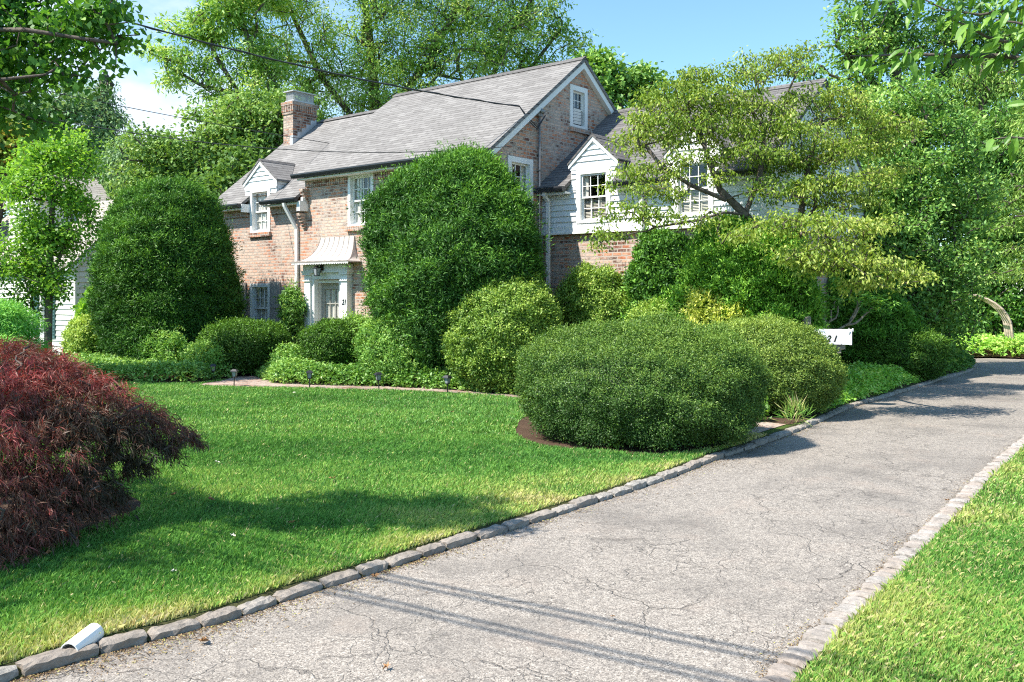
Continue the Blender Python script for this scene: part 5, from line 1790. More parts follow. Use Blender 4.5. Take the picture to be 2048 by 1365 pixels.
shrub('azalea', 'yellow-green azalea squeezed between the round boxwood and the biggest hedge', 'azalea', (0.14, 15.95), 0.72, 0.5, 1.20, 'l_azalea_y', zc=0.6, n=2600, per=8, L=0.055, W=0.022, p=2.0, amp=0.14, freq=4, seed=23, tone=0.32, toplit_tone=0.28, fringe=0.04, core=0.18)
# in front of the main facade
shrub('boxwood', 'dark clipped mound in front of the shuttered ground floor window', 'boxwood', (-5.82, 19.7), 1.10, 0.80, 1.12, 'l_mound', zc=0.62, n=5200, per=9, L=0.055, W=0.022, p=2.4, amp=0.04, freq=3, seed=24, tone=0.26, toplit_tone=0.42, zmin=0.12, stems=8, core=0.13)
shrub('boxwood', 'dark clipped mound right beside the front door', 'boxwood', (-3.62, 18.7), 0.68, 0.60, 1.14, 'l_mound', zc=0.66, n=3800, per=9, L=0.055, W=0.022, p=2.4, amp=0.04, freq=3, seed=25, tone=0.26, toplit_tone=0.42, zmin=0.10, stems=6, core=0.13)
shrub('azalea', 'spreading light green azalea in front of the lumpy giant yew', 'azalea', (-2.22, 17.6), 1.02, 0.62, 1.33, 'l_azalea', zc=0.74, n=3400, per=9, L=0.058, W=0.026, p=2.1, amp=0.16, freq=3.6, seed=26, tone=0.46, toplit_tone=0.3, spread=0.8, fringe=0.05, stems=8, zmin=0.2, core=0.26)
shrub('azalea', 'small loose green azalea under the left giant yew', 'azalea', (-7.35, 19.6), 0.55, 0.4, 0.92, 'l_azalea', zc=0.5, n=700, per=8, L=0.07, W=0.03, p=1.9, amp=0.14, freq=4, seed=27, tone=0.45, toplit_tone=0.3, coreon=False, fringe=0.06, stems=5, zmin=0.15)
shrub('azalea', 'low green azalea sprawling in front of the left clipped mound', 'azalea', (-6.35, 18.95), 0.50, 0.35, 0.62, 'l_azalea', zc=0.35, n=600, per=8, L=0.06, W=0.026, p=1.9, amp=0.12, freq=4, seed=28, tone=0.45, toplit_tone=0.25, coreon=False, fringe=0.05, stems=4)
shrub('azalea', 'small green azalea between the two dark clipped mounds', 'azalea', (-4.50, 18.75), 0.34, 0.30, 0.66, 'l_azalea', zc=0.36, n=550, per=8, L=0.055, W=0.026, p=1.9, amp=0.1, freq=4, seed=29, tone=0.40, toplit_tone=0.3, coreon=False, fringe=0.05, stems=4)
shrub('azalea', 'little bright green bush at the right pilaster of the door', 'azalea', (-3.30, 19.5), 0.30, 0.22, 1.28, 'l_azalea', zc=0.8, n=600, per=8, L=0.065, W=0.026, p=1.9, amp=0.12, freq=4, seed=30, tone=0.6, toplit_tone=0.2, coreon=False, fringe=0.06, stems=5)
shrub('wisteria', 'climbing wisteria clump on the downspout left of the door', 'climber', (-5.12, 21.05), 0.30, 0.26, 1.85, 'l_azalea', zc=1.28, n=520, per=9, L=0.11, W=0.03, p=2.0, amp=0.12, freq=4, seed=31, tone=0.28, toplit_tone=0.35, coreon=False, fringe=0.06, sag=0.9, zmin=0.55, rdn=0.75, stems=4)
shrub('shrub', 'round pale green bush against the cream neighbouring house', 'shrub', (-10.3, 21.8), 0.52, 0.4, 1.15, 'l_box', zc=0.55, n=1500, per=8, L=0.06, W=0.03, p=2.1, amp=0.08, freq=3, seed=32, tone=0.55, toplit_tone=0.3)
shrub('shrub', 'bright leafy shrub tucked against the left side of the dome-shaped yew', 'shrub', (-10.2, 22.4), 0.40, 0.4, 1.75, 'l_lime', zc=1.2, n=420, per=8, L=0.13, W=0.07, p=2.0, amp=0.12, freq=3, seed=33, tone=0.7, toplit_tone=0.2, coreon=False, fringe=0.06, stems=4, zmin=0.3)
shrub('dwarf_spruce', 'weeping green dwarf conifer at the left edge behind the red maple', 'conifer', (-6.85, 11.9), 0.78, 0.7, 1.72, 'l_spruce', zc=0.75, n=6500, per=10, L=0.06, W=0.012, p=1.9, amp=0.12, freq=3.5, seed=34, tone=0.5, toplit_tone=0.15, sag=0.8, core=0.14)

# ------------------------------------------------------------------ groundcover
def cover(name, label, poly, n, hgt, mt, seed, L=0.07, W=0.034, tone=0.45, edge=0.25, per=7, zone=None):
    rng = np.random.default_rng(seed)
    poly = [tuple(p) for p in poly]
    xs = [p[0] for p in poly]; ys = [p[1] for p in poly]
    P = np.stack([rng.uniform(min(xs), max(xs), n * 4), rng.uniform(min(ys), max(ys), n * 4)], 1)
    P = P[in_poly(P, poly)]
    P = P[:n]
    d = poly_dist(P, [np.array(p) for p in poly] + [np.array(poly[0])])
    prof_ = np.sqrt(np.clip(d / edge, 0.02, 1))
    P3 = np.stack([P[:, 0], P[:, 1], np.zeros(len(P))], 1)
    z = LZ + hgt * prof_ * (1 + 0.16 * snoise(P3, 4, seed) + 0.10 * snoise(P3, 12, seed + 1)) * rng.uniform(0.72, 1.05, len(P))
    P3[:, 2] = z
    N = unit(np.stack([rng.normal(size=len(P)) * .25, rng.normal(size=len(P)) * .25, np.ones(len(P))], 1))
    ct = tone + 0.15 * snoise(P3, 1.5, seed + 4) + rng.normal(size=len(P)) * 0.16
    c, A, N2, l_, w_, R = tufts(rng, P3, N, per, L, W, spread=1.1, rad=0.03, up=-0.35, leafvar=0.12, clumptone=ct)
    A[:, 2] = A[:, 2] * 0.6 - 0.05
    o = link(name, leaf_mesh(name, c, A, N2, l_, w_, R, droop=0.15), M[mt])
    tag(o, label, 'groundcover', kind='stuff')
cover('groundcover', 'strip of low leafy groundcover on the left in front of the dome-shaped yew', [G(112, 766), G(250, 771), G(385, 771), G(432, 765), G(480, 758), G(520, 756), G(530, 745), G(400, 738), G(250, 735), G(110, 735)], 6000, 0.28, 'l_pachy', 41, tone=0.55)
cover('groundcover', 'long strip of leafy groundcover between the garden path and the shrubs', [G(545, 773), G(620, 776), G(760, 779), G(900, 786), G(1022, 796), G(1075, 800), G(1060, 782), G(900, 765), G(700, 755), G(560, 752), G(515, 757)], 8500, 0.30, 'l_pachy', 42, tone=0.58)
kin = [p for p in offset_line(LK, 0.16) if 12.6 < p[1] < 18.6]
cover('groundcover', 'sunny groundcover patch between the mailbox hedge and the kerb', kin + [np.array([7.9, 18.9]), np.array([6.2, 18.0]), np.array([4.6, 15.6]), np.array([3.6, 13.6])], 5200, 0.27, 'l_pachy_y', 43, tone=0.5)
kin2 = [p for p in offset_line(LK, 0.05) if 17.6 < p[1] < 25.5 and p[0] > 7]
cover('groundcover', 'shaded ivy creeping over the kerb at the bend of the driveway', kin2 + [np.array([9.6, 25.0]), np.array([8.0, 21]), np.array([7.4, 18.6])], 3500, 0.30, 'l_pachy', 44, tone=0.25)
cover('groundcover', 'sunlit groundcover bank across the end of the driveway', [G(1915, 717.5), G(1980, 716.5), G(2048, 718), G(2200, 720), np.array([22, 30.5]), np.array([10.5, 30.5])], 7500, 0.36, 'l_pachy_y', 45, L=0.11, W=0.06, tone=0.55)

# ------------------------------------------------------------------ rhododendrons with bare stems
def rhodo(label, loc, stems, heads, seed, hd=0.16, nl=22, L=0.13, W=0.035):
    root = thing('rhododendron', label, 'rhododendron', (loc[0], loc[1], LZ))
    rng = np.random.default_rng(seed)
    mb = MB()
    for s in stems:
        pts = [Vector((p[0] - loc[0], p[1] - loc[1], p[2] - LZ)) for p in s]
        # refine with crooked intermediate points
        q = []
        for a, b in zip(pts[:-1], pts[1:]):
            q += [a, a.lerp(b, 0.5) + Vector(rng.normal(size=3) * 0.025)]
        q.append(pts[-1])
        mb.tube(q, list(np.linspace(0.022, 0.009, len(q))), 6)
    mb.build('stem', M['bark_pale'], root, smooth=True, uv=False)
    Hd = np.array(heads) - np.array([loc[0], loc[1], LZ])
    m = 6
    C0 = np.repeat(Hd, m, 0) + rng.normal(size=(len(Hd) * m, 3)) * hd * 0.55
    A = []; C = []; R = []
    for c in C0:
        t = rng.normal() * 0.16 + 0.5
        for k in range(nl // 3 + 2):
            an = rng.uniform(0, 6.283)
            A.append((math.cos(an), math.sin(an), rng.uniform(-0.35, 0.7))); C.append(c + rng.normal(size=3) * 0.01); R.append(t + rng.normal() * 0.12)
    A = np.array(A); C = np.array(C); R = np.array(R)
    n = len(C)
    N = unit(rng.normal(size=(n, 3)) * 0.3 + np.array([0, 0, 1]))
    link('leaves', leaf_mesh('leaves', C, A, N, L * rng.uniform(.7, 1.2, n), W * rng.uniform(.8, 1.2, n), R, droop=0.18), M['l_rhodo'], root)
def A3(px, py, Z): return tuple(at(px, py, Z))
b0 = A3(1650, 700, 15.4)
rhodo('leggy rhododendron with crooked bare stems behind the mailbox', (b0[0], b0[1]),
      [[A3(1648, 740, 15.4), A3(1650, 690, 15.4), A3(1648, 655, 15.3), A3(1644, 620, 15.2), A3(1643, 600, 15.2)],
       [A3(1648, 700, 15.4), A3(1655, 655, 15.4), A3(1672, 636, 15.4), A3(1676, 610, 15.5), A3(1683, 590, 15.5)],
       [A3(1655, 658, 15.4), A3(1662, 640, 15.3), A3(1668, 615, 15.3), A3(1672, 600, 15.3)],
       [A3(1655, 665, 15.4), A3(1690, 652, 15.4), A3(1710, 632, 15.3), A3(1722, 612, 15.3), A3(1726, 600, 15.3)],
       [A3(1690, 652, 15.4), A3(1722, 638, 15.4), A3(1740, 622, 15.4), A3(1752, 612, 15.3)],
       [A3(1700, 642, 15.4), A3(1712, 618, 15.5), A3(1713, 600, 15.5)]],
      [A3(1655, 588, 15.2), A3(1668, 572, 15.3), A3(1680, 580, 15.5), A3(1660, 603, 15.3), A3(1676, 600, 15.4), A3(1715, 598, 15.4), A3(1730, 597, 15.3), A3(1738, 605, 15.3), A3(1760, 608, 15.3), A3(1768, 622, 15.3)], 51, hd=0.13)
b1 = A3(1582, 700, 14.8)
rhodo('small leggy rhododendron with upright yellow-green tufts left of the mailbox post', (b1[0], b1[1]),
      [[A3(1588, 720, 14.8), A3(1586, 670, 14.8), A3(1580, 640, 14.8), A3(1575, 610, 14.8)], [A3(1586, 670, 14.8), A3(1596, 640, 14.8), A3(1598, 620, 14.8)]],
      [A3(1577, 585, 14.8), A3(1582, 602, 14.8), A3(1594, 612, 14.8), A3(1583, 625, 14.8), A3(1590, 638, 14.8), A3(1580, 640, 14.8)], 52, hd=0.10)
b2 = A3(1810, 740, 17.9)
hd_ = []
rg = np.random.default_rng(5)
for i in range(64):
    px = rg.uniform(1735, 1870); top_ = 612 + max(0, px - 1800) * 0.9
    hd_.append(A3(px, rg.uniform(top_, top_ + 85), rg.uniform(18.6, 20.2)))
for (px, py) in ((1880, 700), (1892, 712), (1870, 690), (1885, 725), (1862, 672)): hd_.append(A3(px, py, 18.4))
rhodo('dense broadleaf rhododendron spilling over the low dark hedge', (b2[0], b2[1] + 1.2), [[A3(1800, 760, 19.5), A3(1800, 700, 19.5), A3(1790, 650, 19.4)], [A3(1800, 720, 19.5), A3(1850, 690, 19.2), A3(1870, 690, 18.6)], [A3(1800, 740, 19.5), A3(1770, 690, 19.4), A3(1760, 640, 19.2)]], hd_, 53, hd=0.2, nl=24, L=0.15)

# ------------------------------------------------------------------ red laceleaf maple
jm = thing('laceleaf_maple', 'red laceleaf Japanese maple spilling over the lawn at the left edge', 'tree', (-5.0, 7.6, LZ))
rng = np.random.default_rng(61)
pads = []
for (px, py, Z, r, rz_) in ((-60, 740, 7.8, .60, .30), (20, 730, 7.6, .50, .22), (80, 745, 7.3, .42, .20), (130, 775, 7.1, .42, .18), (190, 800, 7.0, .40, .18), (60, 790, 6.8, .45, .2), (-30, 800, 6.6, .5, .25),
                            (240, 830, 6.9, .36, .16), (290, 850, 6.9, .32, .14), (335, 872, 7.0, .26, .12), (370, 885, 7.0, .14, .07), (130, 840, 6.6, .36, .16), (200, 870, 6.7, .34, .16), (260, 885, 6.8, .30, .16), (310, 905, 6.9, .22, .14),
                            (20, 870, 6.3, .42, .22), (90, 900, 6.35, .34, .2), (-60, 900, 6.0, .5, .3), (240, 925, 6.85, .24, .16), (275, 940, 6.9, .16, .12), (40, 960, 6.2, .36, .2), (120, 970, 6.3, .30, .2), (190, 985, 6.6, .26, .16),
                            (-30, 1010, 5.9, .45, .25), (60, 1040, 6.0, .28, .16), (150, 1030, 6.35, .26, .14), (205, 1010, 6.7, .22, .12), (10, 1085, 5.85, .30, .14), (-60, 1100, 5.7, .4, .2), (90, 1070, 6.0, .20, .10), (170, 940, 6.5, .2, .12)):
    c = at(px, py, Z)
    pads.append((c[0], c[1], c[2], r, r * 0.9, rz_))
org = np.array([-5.0, 7.6, LZ])
CC = []; NN = []; TT = []; tips = []
for (x, y_, z, rx_, ry_, rz_) in pads:
    m = int(230 * rx_ * ry_ / 0.16)
    d = unit(rng.normal(size=(m, 3)))
    d[:, 2] = np.where(rng.uniform(size=m) < 0.8, np.abs(d[:, 2]), d[:, 2])
    P = np.array([x, y_, z]) + d * np.array([rx_, ry_, rz_]) * (rng.uniform(0.55, 1.05, m)[:, None])
    P[:, 2] -= 0.25 * ((P[:, 0] - x) ** 2 + (P[:, 1] - y_) ** 2) / (rx_ * ry_) * rz_ * 2
    P = P[P[:, 2] > 0.10]
    outw = unit(P - np.array([-5.0, 7.9, 0.6]))
    CC.append(P); NN.append(outw)
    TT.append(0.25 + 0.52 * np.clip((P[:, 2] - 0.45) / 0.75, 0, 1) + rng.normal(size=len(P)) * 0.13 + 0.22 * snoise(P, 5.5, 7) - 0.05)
    tips.append(P[:9])
CC = np.concatenate(CC) - org; NN = np.concatenate(NN); TT = np.concatenate(TT)
k = 12
C = np.repeat(CC, k, 0) + rng.normal(size=(len(CC) * k, 3)) * 0.012
nnr = np.repeat(NN, k, 0)
A = unit(nnr * 0.75 + rng.normal(size=C.shape) * 0.62 + np.array([0, 0, -0.55]))
N = unit(rng.normal(size=C.shape) * 0.5 + np.array([0, 0, 1]))
R = np.repeat(TT, k) + rng.normal(size=len(C)) * 0.12
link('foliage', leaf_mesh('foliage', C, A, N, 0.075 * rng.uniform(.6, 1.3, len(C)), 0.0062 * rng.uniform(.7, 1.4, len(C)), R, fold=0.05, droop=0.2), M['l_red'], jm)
tg = np.concatenate(tips) - org
P0, P1, ra, rb = skeleton(rng, [[(0, 0, -0.05), (0.05, -0.05, 0.35), (0.0, -0.1, 0.75), (0.3, -0.3, 1.0)], [(0.05, -.05, .3), (0.5, -0.4, 0.7), (1.0, -0.6, 0.85), (1.6, -0.6, 0.72)]], tg, 0.18, 0.0035, 0.42, 0.10, 0.4, 0.06)
link('trunk', edge_tubes('trunk', P0, P1, ra, rb, 5), M['bark'], jm)

# ------------------------------------------------------------------ trees
def B(px, py, Z, rx, ry, rz): c = at(px, py, Z); return (c[0], c[1], c[2], rx, ry, rz)
def T(*pts): return [tuple(at(px, py, Z)) for (px, py, Z) in pts]
def tbase(px, Z, *rest):
    return [((px - 1024) / F * Z, Z, 0.0)] + T(*rest)
BG = 'tall trees rising behind the brick house'
tree('locust_tree', 'tall airy locust tree rising behind the roof of the brick house', 'tree', [tbase(760, 38, (755, 250, 38), (740, 80, 38), (720, -60, 38)), T((755, 250, 38), (860, 120, 38), (930, -20, 38)), T((755, 300, 38), (640, 150, 38), (580, 20, 38))],
     [B(720, 0, 38, 4.6, 3.5, 4.0), B(620, 150, 38, 3.2, 2.5, 2.6), B(840, 130, 38, 3.6, 2.5, 3.0), B(960, 20, 38, 3.0, 2.5, 3.0), B(560, 30, 38, 2.6, 2, 3), B(740, 220, 38, 4.0, 2.5, 1.5), B(900, 240, 38, 2.6, 2, 1.4), B(760, -160, 38, 6, 4, 3)],
     1300, 0.5, 62, 0.17, 0.06, 'l_locust', r0=0.27, rtip=0.012, group=BG, seed=71, shell=0.5, flat=0.5, up=0.1, sag=0.35, holes=0.18, step=0.9, tone=0.5)
tree('locust_tree', 'sparse locust with long leaning branches left of the chimney', 'tree', [tbase(620, 35, (600, 320, 35), (555, 240, 35), (480, 190, 35), (400, 170, 35), (330, 130, 35)), T((600, 320, 35), (570, 200, 35), (500, 90, 35), (470, 0, 35)), T((480, 190, 35), (430, 110, 35), (400, 20, 35))],
     [B(330, 105, 35, 1.0, .9, .55), B(350, 160, 35, 1.0, .8, .4), B(400, 60, 35, 1.4, 1, 1.3), B(470, 40, 35, 1.6, 1.2, 1.6), B(520, 120, 35, 1.5, 1.2, 1.2), B(400, 130, 35, 1.2, .9, .8), B(450, 180, 35, 1.5, 1, .6), B(540, 210, 35, 1.2, 1, .9), B(430, 240, 35, 1.1, .9, .5), B(500, -40, 35, 2.5, 2, 1.6)],
     330, 0.38, 52, 0.23, 0.07, 'l_locust', r0=0.16, rtip=0.010, group=BG, seed=72, shell=0.6, flat=0.5, sag=0.3, holes=0.3, step=0.7, tone=0.48)
tree('locust_tree', 'thin locust with bare visible branches above the gable peak', 'tree', [tbase(960, 40, (965, 220, 40), (1000, 110, 40), (1050, 20, 40), (1100, -60, 40)), T((965, 220, 40), (1060, 140, 40), (1120, 60, 40)), T((980, 260, 40), (920, 150, 40), (900, 40, 40))],
     [B(1040, 40, 40, 2.4, 1.5, 1.6), B(1110, 60, 40, 1.3, 1, 1.2), B(980, 100, 40, 1.8, 1.3, 1.6), B(1070, 130, 40, 1.8, 1.2, .9), B(1150, 90, 40, .9, .8, .6), B(1000, -60, 40, 3, 2, 1.5), B(1080, 190, 40, 1.4, 1, .5)],
     260, 0.42, 42, 0.23, 0.075, 'l_locust', r0=0.16, rtip=0.010, group=BG, seed=73, shell=0.7, flat=0.5, sag=0.3, holes=0.3, step=0.8, tone=0.42)
tree('maple', 'green maple crown showing right of the gable peak', 'tree', [tbase(1200, 34, (1205, 260, 34), (1190, 170, 34)), T((1205, 260, 34), (1250, 190, 34))],
     [B(1195, 140, 34, .9, .8, .75), B(1240, 175, 34, 1.1, .9, .8), B(1170, 195, 34, .9, .8, .8), B(1290, 170, 34, .8, .7, .7), B(1230, 250, 34, 1.7, 1.2, 1.2), B(1340, 230, 34, 1.2, 1, 1.2), B(1185, 110, 34, .45, .4, .35)],
     300, 0.34, 44, 0.22, 0.12, 'l_holly', r0=0.2, rtip=0.012, group=BG, seed=74, shell=0.6, holes=0.2, tone=0.62)
tree('maple', 'bright leafy tree left of the chimney, lower than the locusts', 'tree', [tbase(430, 30, (430, 330, 30), (440, 260, 30)), T((430, 400, 30), (520, 300, 30)), T((430, 400, 30), (340, 330, 30))],
     [B(390, 330, 30, 1.9, 1.5, 1.3), B(470, 270, 30, 1.7, 1.4, 1.2), B(540, 300, 30, 1.5, 1.2, 1.6), B(310, 300, 30, 1.2, 1, .7), B(450, 380, 30, 2.2, 1.5, 1.3), B(340, 400, 30, 1.8, 1.4, 1.3), B(520, 220, 30, 1.3, 1, .8), B(600, 250, 30, 1.1, 1, 1.3), B(290, 370, 30, 1, .9, 1)],
     760, 0.36, 62, 0.15, 0.085, 'l_back', r0=0.25, rtip=0.012, group=BG, seed=75, shell=0.5, holes=0.22, tone=0.5, flat=0.5)
tree('tree', 'low bright tree behind the eaves left of the dormer', 'tree', [tbase(480, 27, (480, 430, 27), (470, 360, 27))], [B(440, 395, 27, 1.3, 1, .9), B(500, 350, 27, 1.0, .9, .9), B(400, 440, 27, 1.2, 1, 1)],
     170, 0.35, 50, 0.17, 0.10, 'l_back', r0=0.12, rtip=0.01, group=BG, seed=90, shell=0.5, tone=0.25)
tree('spruce', 'grey-green spruce standing far behind the slender green tree', 'conifer', [tbase(205, 45, (207, 150, 45))], [B(205, 200, 45, .7, .7, 1.2), B(215, 270, 45, 1.0, 1, 1.4), B(220, 350, 45, 1.4, 1.2, 1.6), B(240, 240, 45, .6, .6, .4), B(185, 300, 45, 1.2, 1, 1.5), B(170, 200, 45, .9, .8, 1.2)],
     340, 0.38, 44, 0.24, 0.06, 'l_grey', r0=0.2, rtip=0.015, seed=76, shell=0.7, sag=0.5, holes=0.25, tone=0.4, group='trees on the left skyline')
tree('cypress', 'soft grey-green conifer behind the dome-shaped yew', 'conifer', [tbase(240, 33, (250, 290, 33))], [B(250, 320, 33, .9, .8, .8), B(240, 380, 33, 1.3, 1.1, 1.2), B(220, 430, 33, 1.3, 1.1, 1.0), B(275, 400, 33, .9, .8, 1.1)],
     300, 0.32, 52, 0.2, 0.05, 'l_grey', r0=0.16, rtip=0.012, seed=77, shell=0.6, sag=0.9, tone=0.5, group='trees on the left skyline')
tree('maple', 'tree with orange turning leaves at the left edge above the cream house', 'tree', [tbase(-60, 30, (0, 380, 30), (30, 300, 30), (70, 270, 30))], [B(10, 300, 30, 1.0, .9, .9), B(-60, 280, 30, 1.5, 1.2, 1.2), B(40, 340, 30, .7, .7, .7), B(-80, 380, 30, 1.6, 1.3, 1.3)],
     170, 0.35, 48, 0.19, 0.12, 'l_autumn', r0=0.22, rtip=0.012, seed=78, tone=0.35, group='trees on the left skyline')
tree('maple', 'dark leafy tree mass beyond the cream house roof', 'tree', [tbase(100, 38, (110, 350, 38), (120, 260, 38))], [B(100, 260, 38, 2.2, 1.6, 2.0), B(0, 250, 38, 2.2, 1.6, 2.2), B(150, 350, 38, 1.8, 1.3, 1.6), B(60, 380, 38, 2.5, 1.5, 1.6), B(-100, 330, 38, 3, 2, 2.5)],
     420, 0.5, 52, 0.24, 0.15, 'l_grey', r0=0.25, rtip=0.015, seed=79, tone=0.3, group='trees on the left skyline')
# maple crown hanging in at the top left
tree('maple', 'dark maple whose hanging branches fill the top left corner', 'tree', [tbase(-420, 6.0, (-400, 500, 6), (-300, 250, 6), (-120, 60, 6), (60, -10, 6)), T((-300, 250, 6), (-150, 200, 5.5), (0, 160, 5.5), (90, 150, 5.5)), T((-120, 60, 6), (50, 60, 5.5), (180, 80, 5.5))],
     [B(60, 30, 5.9, 0.532, 0.439, 0.245), B(160, 60, 5.8, 0.331, 0.309, 0.194), B(215, 55, 5.7, 0.180, 0.180, 0.151), B(-60, 60, 6, 0.568, 0.532, 0.396), B(60, 130, 5.8, 0.374, 0.309, 0.194), B(130, 150, 5.7, 0.223, 0.194, 0.122), B(225, 135, 5.7, 0.050, 0.050, 0.086), B(200, 100, 5.7, 0.130, 0.130, 0.086), B(20, 200, 5.9, 0.273, 0.266, 0.151), B(70, 225, 5.9, 0.130, 0.130, 0.086),
      B(-150, 150, 6, 0.568, 0.532, 0.439), B(0, -90, 6, 0.576, 0.504, 0.252), B(-250, -60, 6, 0.576, 0.576, 0.360), B(220, 10, 5.7, 0.180, 0.180, 0.130), B(110, 250, 5.9, 0.101, 0.086, 0.065)],
     560, 0.10, 24, 0.048, 0.042, 'l_maple', r0=0.035, rtip=0.003, seed=80, shell=0.5, holes=0.3, sag=0.6, tone=0.40, flat=0.7, step=0.25, topbias=0.0)
# small lime tree
tree('pear_tree', 'slender green tree with small leaves in front of the cream house', 'tree', [tbase(95, 17.2, (98, 560, 17.2), (105, 400, 17.2), (100, 300, 17.2)), T((98, 560, 17.2), (140, 470, 17.2)), T((98, 600, 17.2), (50, 500, 17.2))],
     [B(120, 300, 17.2, .7, .6, .45), B(90, 370, 17.2, 1.0, .8, .6), B(150, 400, 17.2, .55, .5, .6), B(85, 450, 17.2, .6, .6, .5), B(120, 480, 17.2, .75, .7, .6), B(50, 530, 17.2, .8, .7, .6), B(110, 570, 17.2, .6, .6, .5), B(75, 320, 17.2, .45, .5, .4), B(20, 620, 17.2, .55, .5, .35), B(-60, 520, 17.2, .7, .7, .8), B(175, 340, 17.2, .3, .3, .3)],
     560, 0.17, 34, 0.075, 0.052, 'l_lime', r0=0.07, rtip=0.004, seed=81, shell=0.6, holes=0.25, tone=0.5, step=0.3, flat=0.8, topbias=0.13)

# dogwood in layered tiers
rgd = np.random.default_rng(82)
tiers = []
for (px, py, Z, rx, rz_) in ((1450, 150, 14.6, .8, .09), (1400, 195, 14.4, .9, .10), (1330, 185, 14.5, .5, .08), (1340, 235, 14.3, .75, .09), (1290, 260, 14.3, .50, .07), (1260, 285, 14.2, .32, .06), (1420, 255, 14.3, .85, .10), (1500, 215, 14.6, .8, .10), (1560, 130, 14.8, .5, .09), (1600, 100, 15, .4, .08),
                             (1520, 110, 14.9, .42, .08), (1640, 190, 14.9, .8, .10), (1580, 255, 14.4, .8, .10), (1700, 230, 15, .75, .09), (1650, 290, 14.4, .75, .09), (1740, 280, 15, .6, .08), (1790, 250, 15, .5, .07), (1500, 300, 14.0, .7, .09), (1380, 310, 14.0, .4, .06), (1290, 335, 13.9, .55, .07),
                             (1255, 365, 13.8, .38, .06), (1330, 375, 13.7, .38, .06), (1440, 350, 13.8, .3, .05), (1260, 410, 13.6, .40, .06), (1320, 430, 13.5, .42, .06), (1225, 455, 13.5, .28, .05), (1190, 480, 13.5, .16, .04), (1420, 430, 13.5, .3, .05), (1560, 370, 13.8, .6, .08), (1640, 360, 14, .7, .09), (1720, 350, 14.4, .6, .08),
                             (1560, 440, 13.4, .55, .07), (1650, 440, 13.5, .6, .08), (1480, 470, 13.3, .4, .05), (1730, 440, 13.9, .5, .07), (1620, 500, 13.2, .55, .07), (1700, 520, 13.4, .65, .07), (1780, 535, 13.8, .5, .06), (1830, 540, 14, .3, .05), (1740, 560, 13.6, .4, .05), (1800, 330, 15, .3, .06), (1690, 400, 14.4, .6, .08), (1620, 320, 14.6, .6, .08), (1560, 320, 14.6, .5, .08), (1680, 480, 13.6, .5, .07), (1380, 145, 14.6, .4, .07)):
    Z = (Z * 0.35 + 8.2) if (py > 430 and px > 1500) else Z + 0.8
    c = at(px, py, Z)
    m = max(6, int(44 * rx * rx / 0.35))
    a = rgd.uniform(0, 6.283, m); r = np.sqrt(rgd.uniform(0.02, 1, m)) * rx
    x = c[0] + r * np.cos(a); y_ = c[1] + r * np.sin(a) * 0.9
    z = c[2] + rgd.normal(size=m) * rz_ - 0.12 * (r / rx) ** 2
    tiers.append(np.stack([x, y_, z], 1))
tiers = np.concatenate(tiers)
tree('dogwood', 'wide yellowish-green dogwood in layered tiers in front of the white wing', 'tree',
     [tbase(1560, 15.6, (1575, 560, 15.4), (1530, 480, 15.4), (1490, 430, 14.9), (1440, 380, 14.8), (1420, 330, 14.9), (1400, 260, 15.1)), T((1490, 430, 14.9), (1450, 425, 14.6), (1400, 440, 14.4), (1310, 455, 14.4)), T((1575, 560, 15.2), (1600, 440, 15.2), (1615, 340, 15.3), (1640, 250, 15.5)), T((1490, 430, 14.9), (1520, 350, 15.1), (1530, 250, 15.3)), T((1590, 500, 15.0), (1640, 500, 13.9), (1720, 520, 13.2)),
      T((1450, 400, 14.8), (1380, 370, 14.7), (1320, 330, 14.8), (1290, 290, 15))],
     None, 0, 0.15, 25, 0.068, 0.031, 'l_dogwood', bark='bark', r0=0.095, rtip=0.005, seed=82, flat=0.45, sag=0.75, up=0.0, spread=0.9, outward=0.5, tone=0.46, tonevar=0.16, step=0.22, wiggle=0.10, targets=tiers, climb=0.9)

# holly, tall tree behind, hemlock, far fill on the right
tree('holly', 'broad dense glossy holly beside the bend of the driveway', 'tree', [tbase(1830, 21, (1830, 500, 21), (1830, 250, 21))],
     [B(1810, 230, 21, 1.2, 1.0, .9), B(1770, 300, 21, 1.1, 1.0, .8), B(1870, 290, 21, 1.2, 1.0, .9), B(1820, 380, 20.6, 1.6, 1.2, 1.0), B(1900, 400, 21, 1.1, 1.0, 1.0), B(1740, 400, 20.6, 1.2, 1.0, .9), B(1830, 480, 20.4, 1.7, 1.4, 1.0), B(1900, 510, 20.8, .85, .9, 1.1), B(1740, 500, 20.6, 1.2, 1, .9), B(1840, 580, 20.4, 1.25, 1.2, 1.0), B(1880, 620, 20.8, .78, .9, .9), B(1780, 590, 20.4, 1.1, 1, .9), B(1880, 690, 20.6, .75, .8, .55), B(1690, 540, 20.6, 1.2, 1, 1.1), B(1700, 440, 21, 1.0, .9, .8)],
     1550, 0.26, 44, 0.105, 0.052, 'l_holly', r0=0.16, rtip=0.006, seed=83, shell=0.42, holes=0.12, tone=0.45, step=0.4, zmin=0.3, up=0.25, sag=0, topbias=0.05)
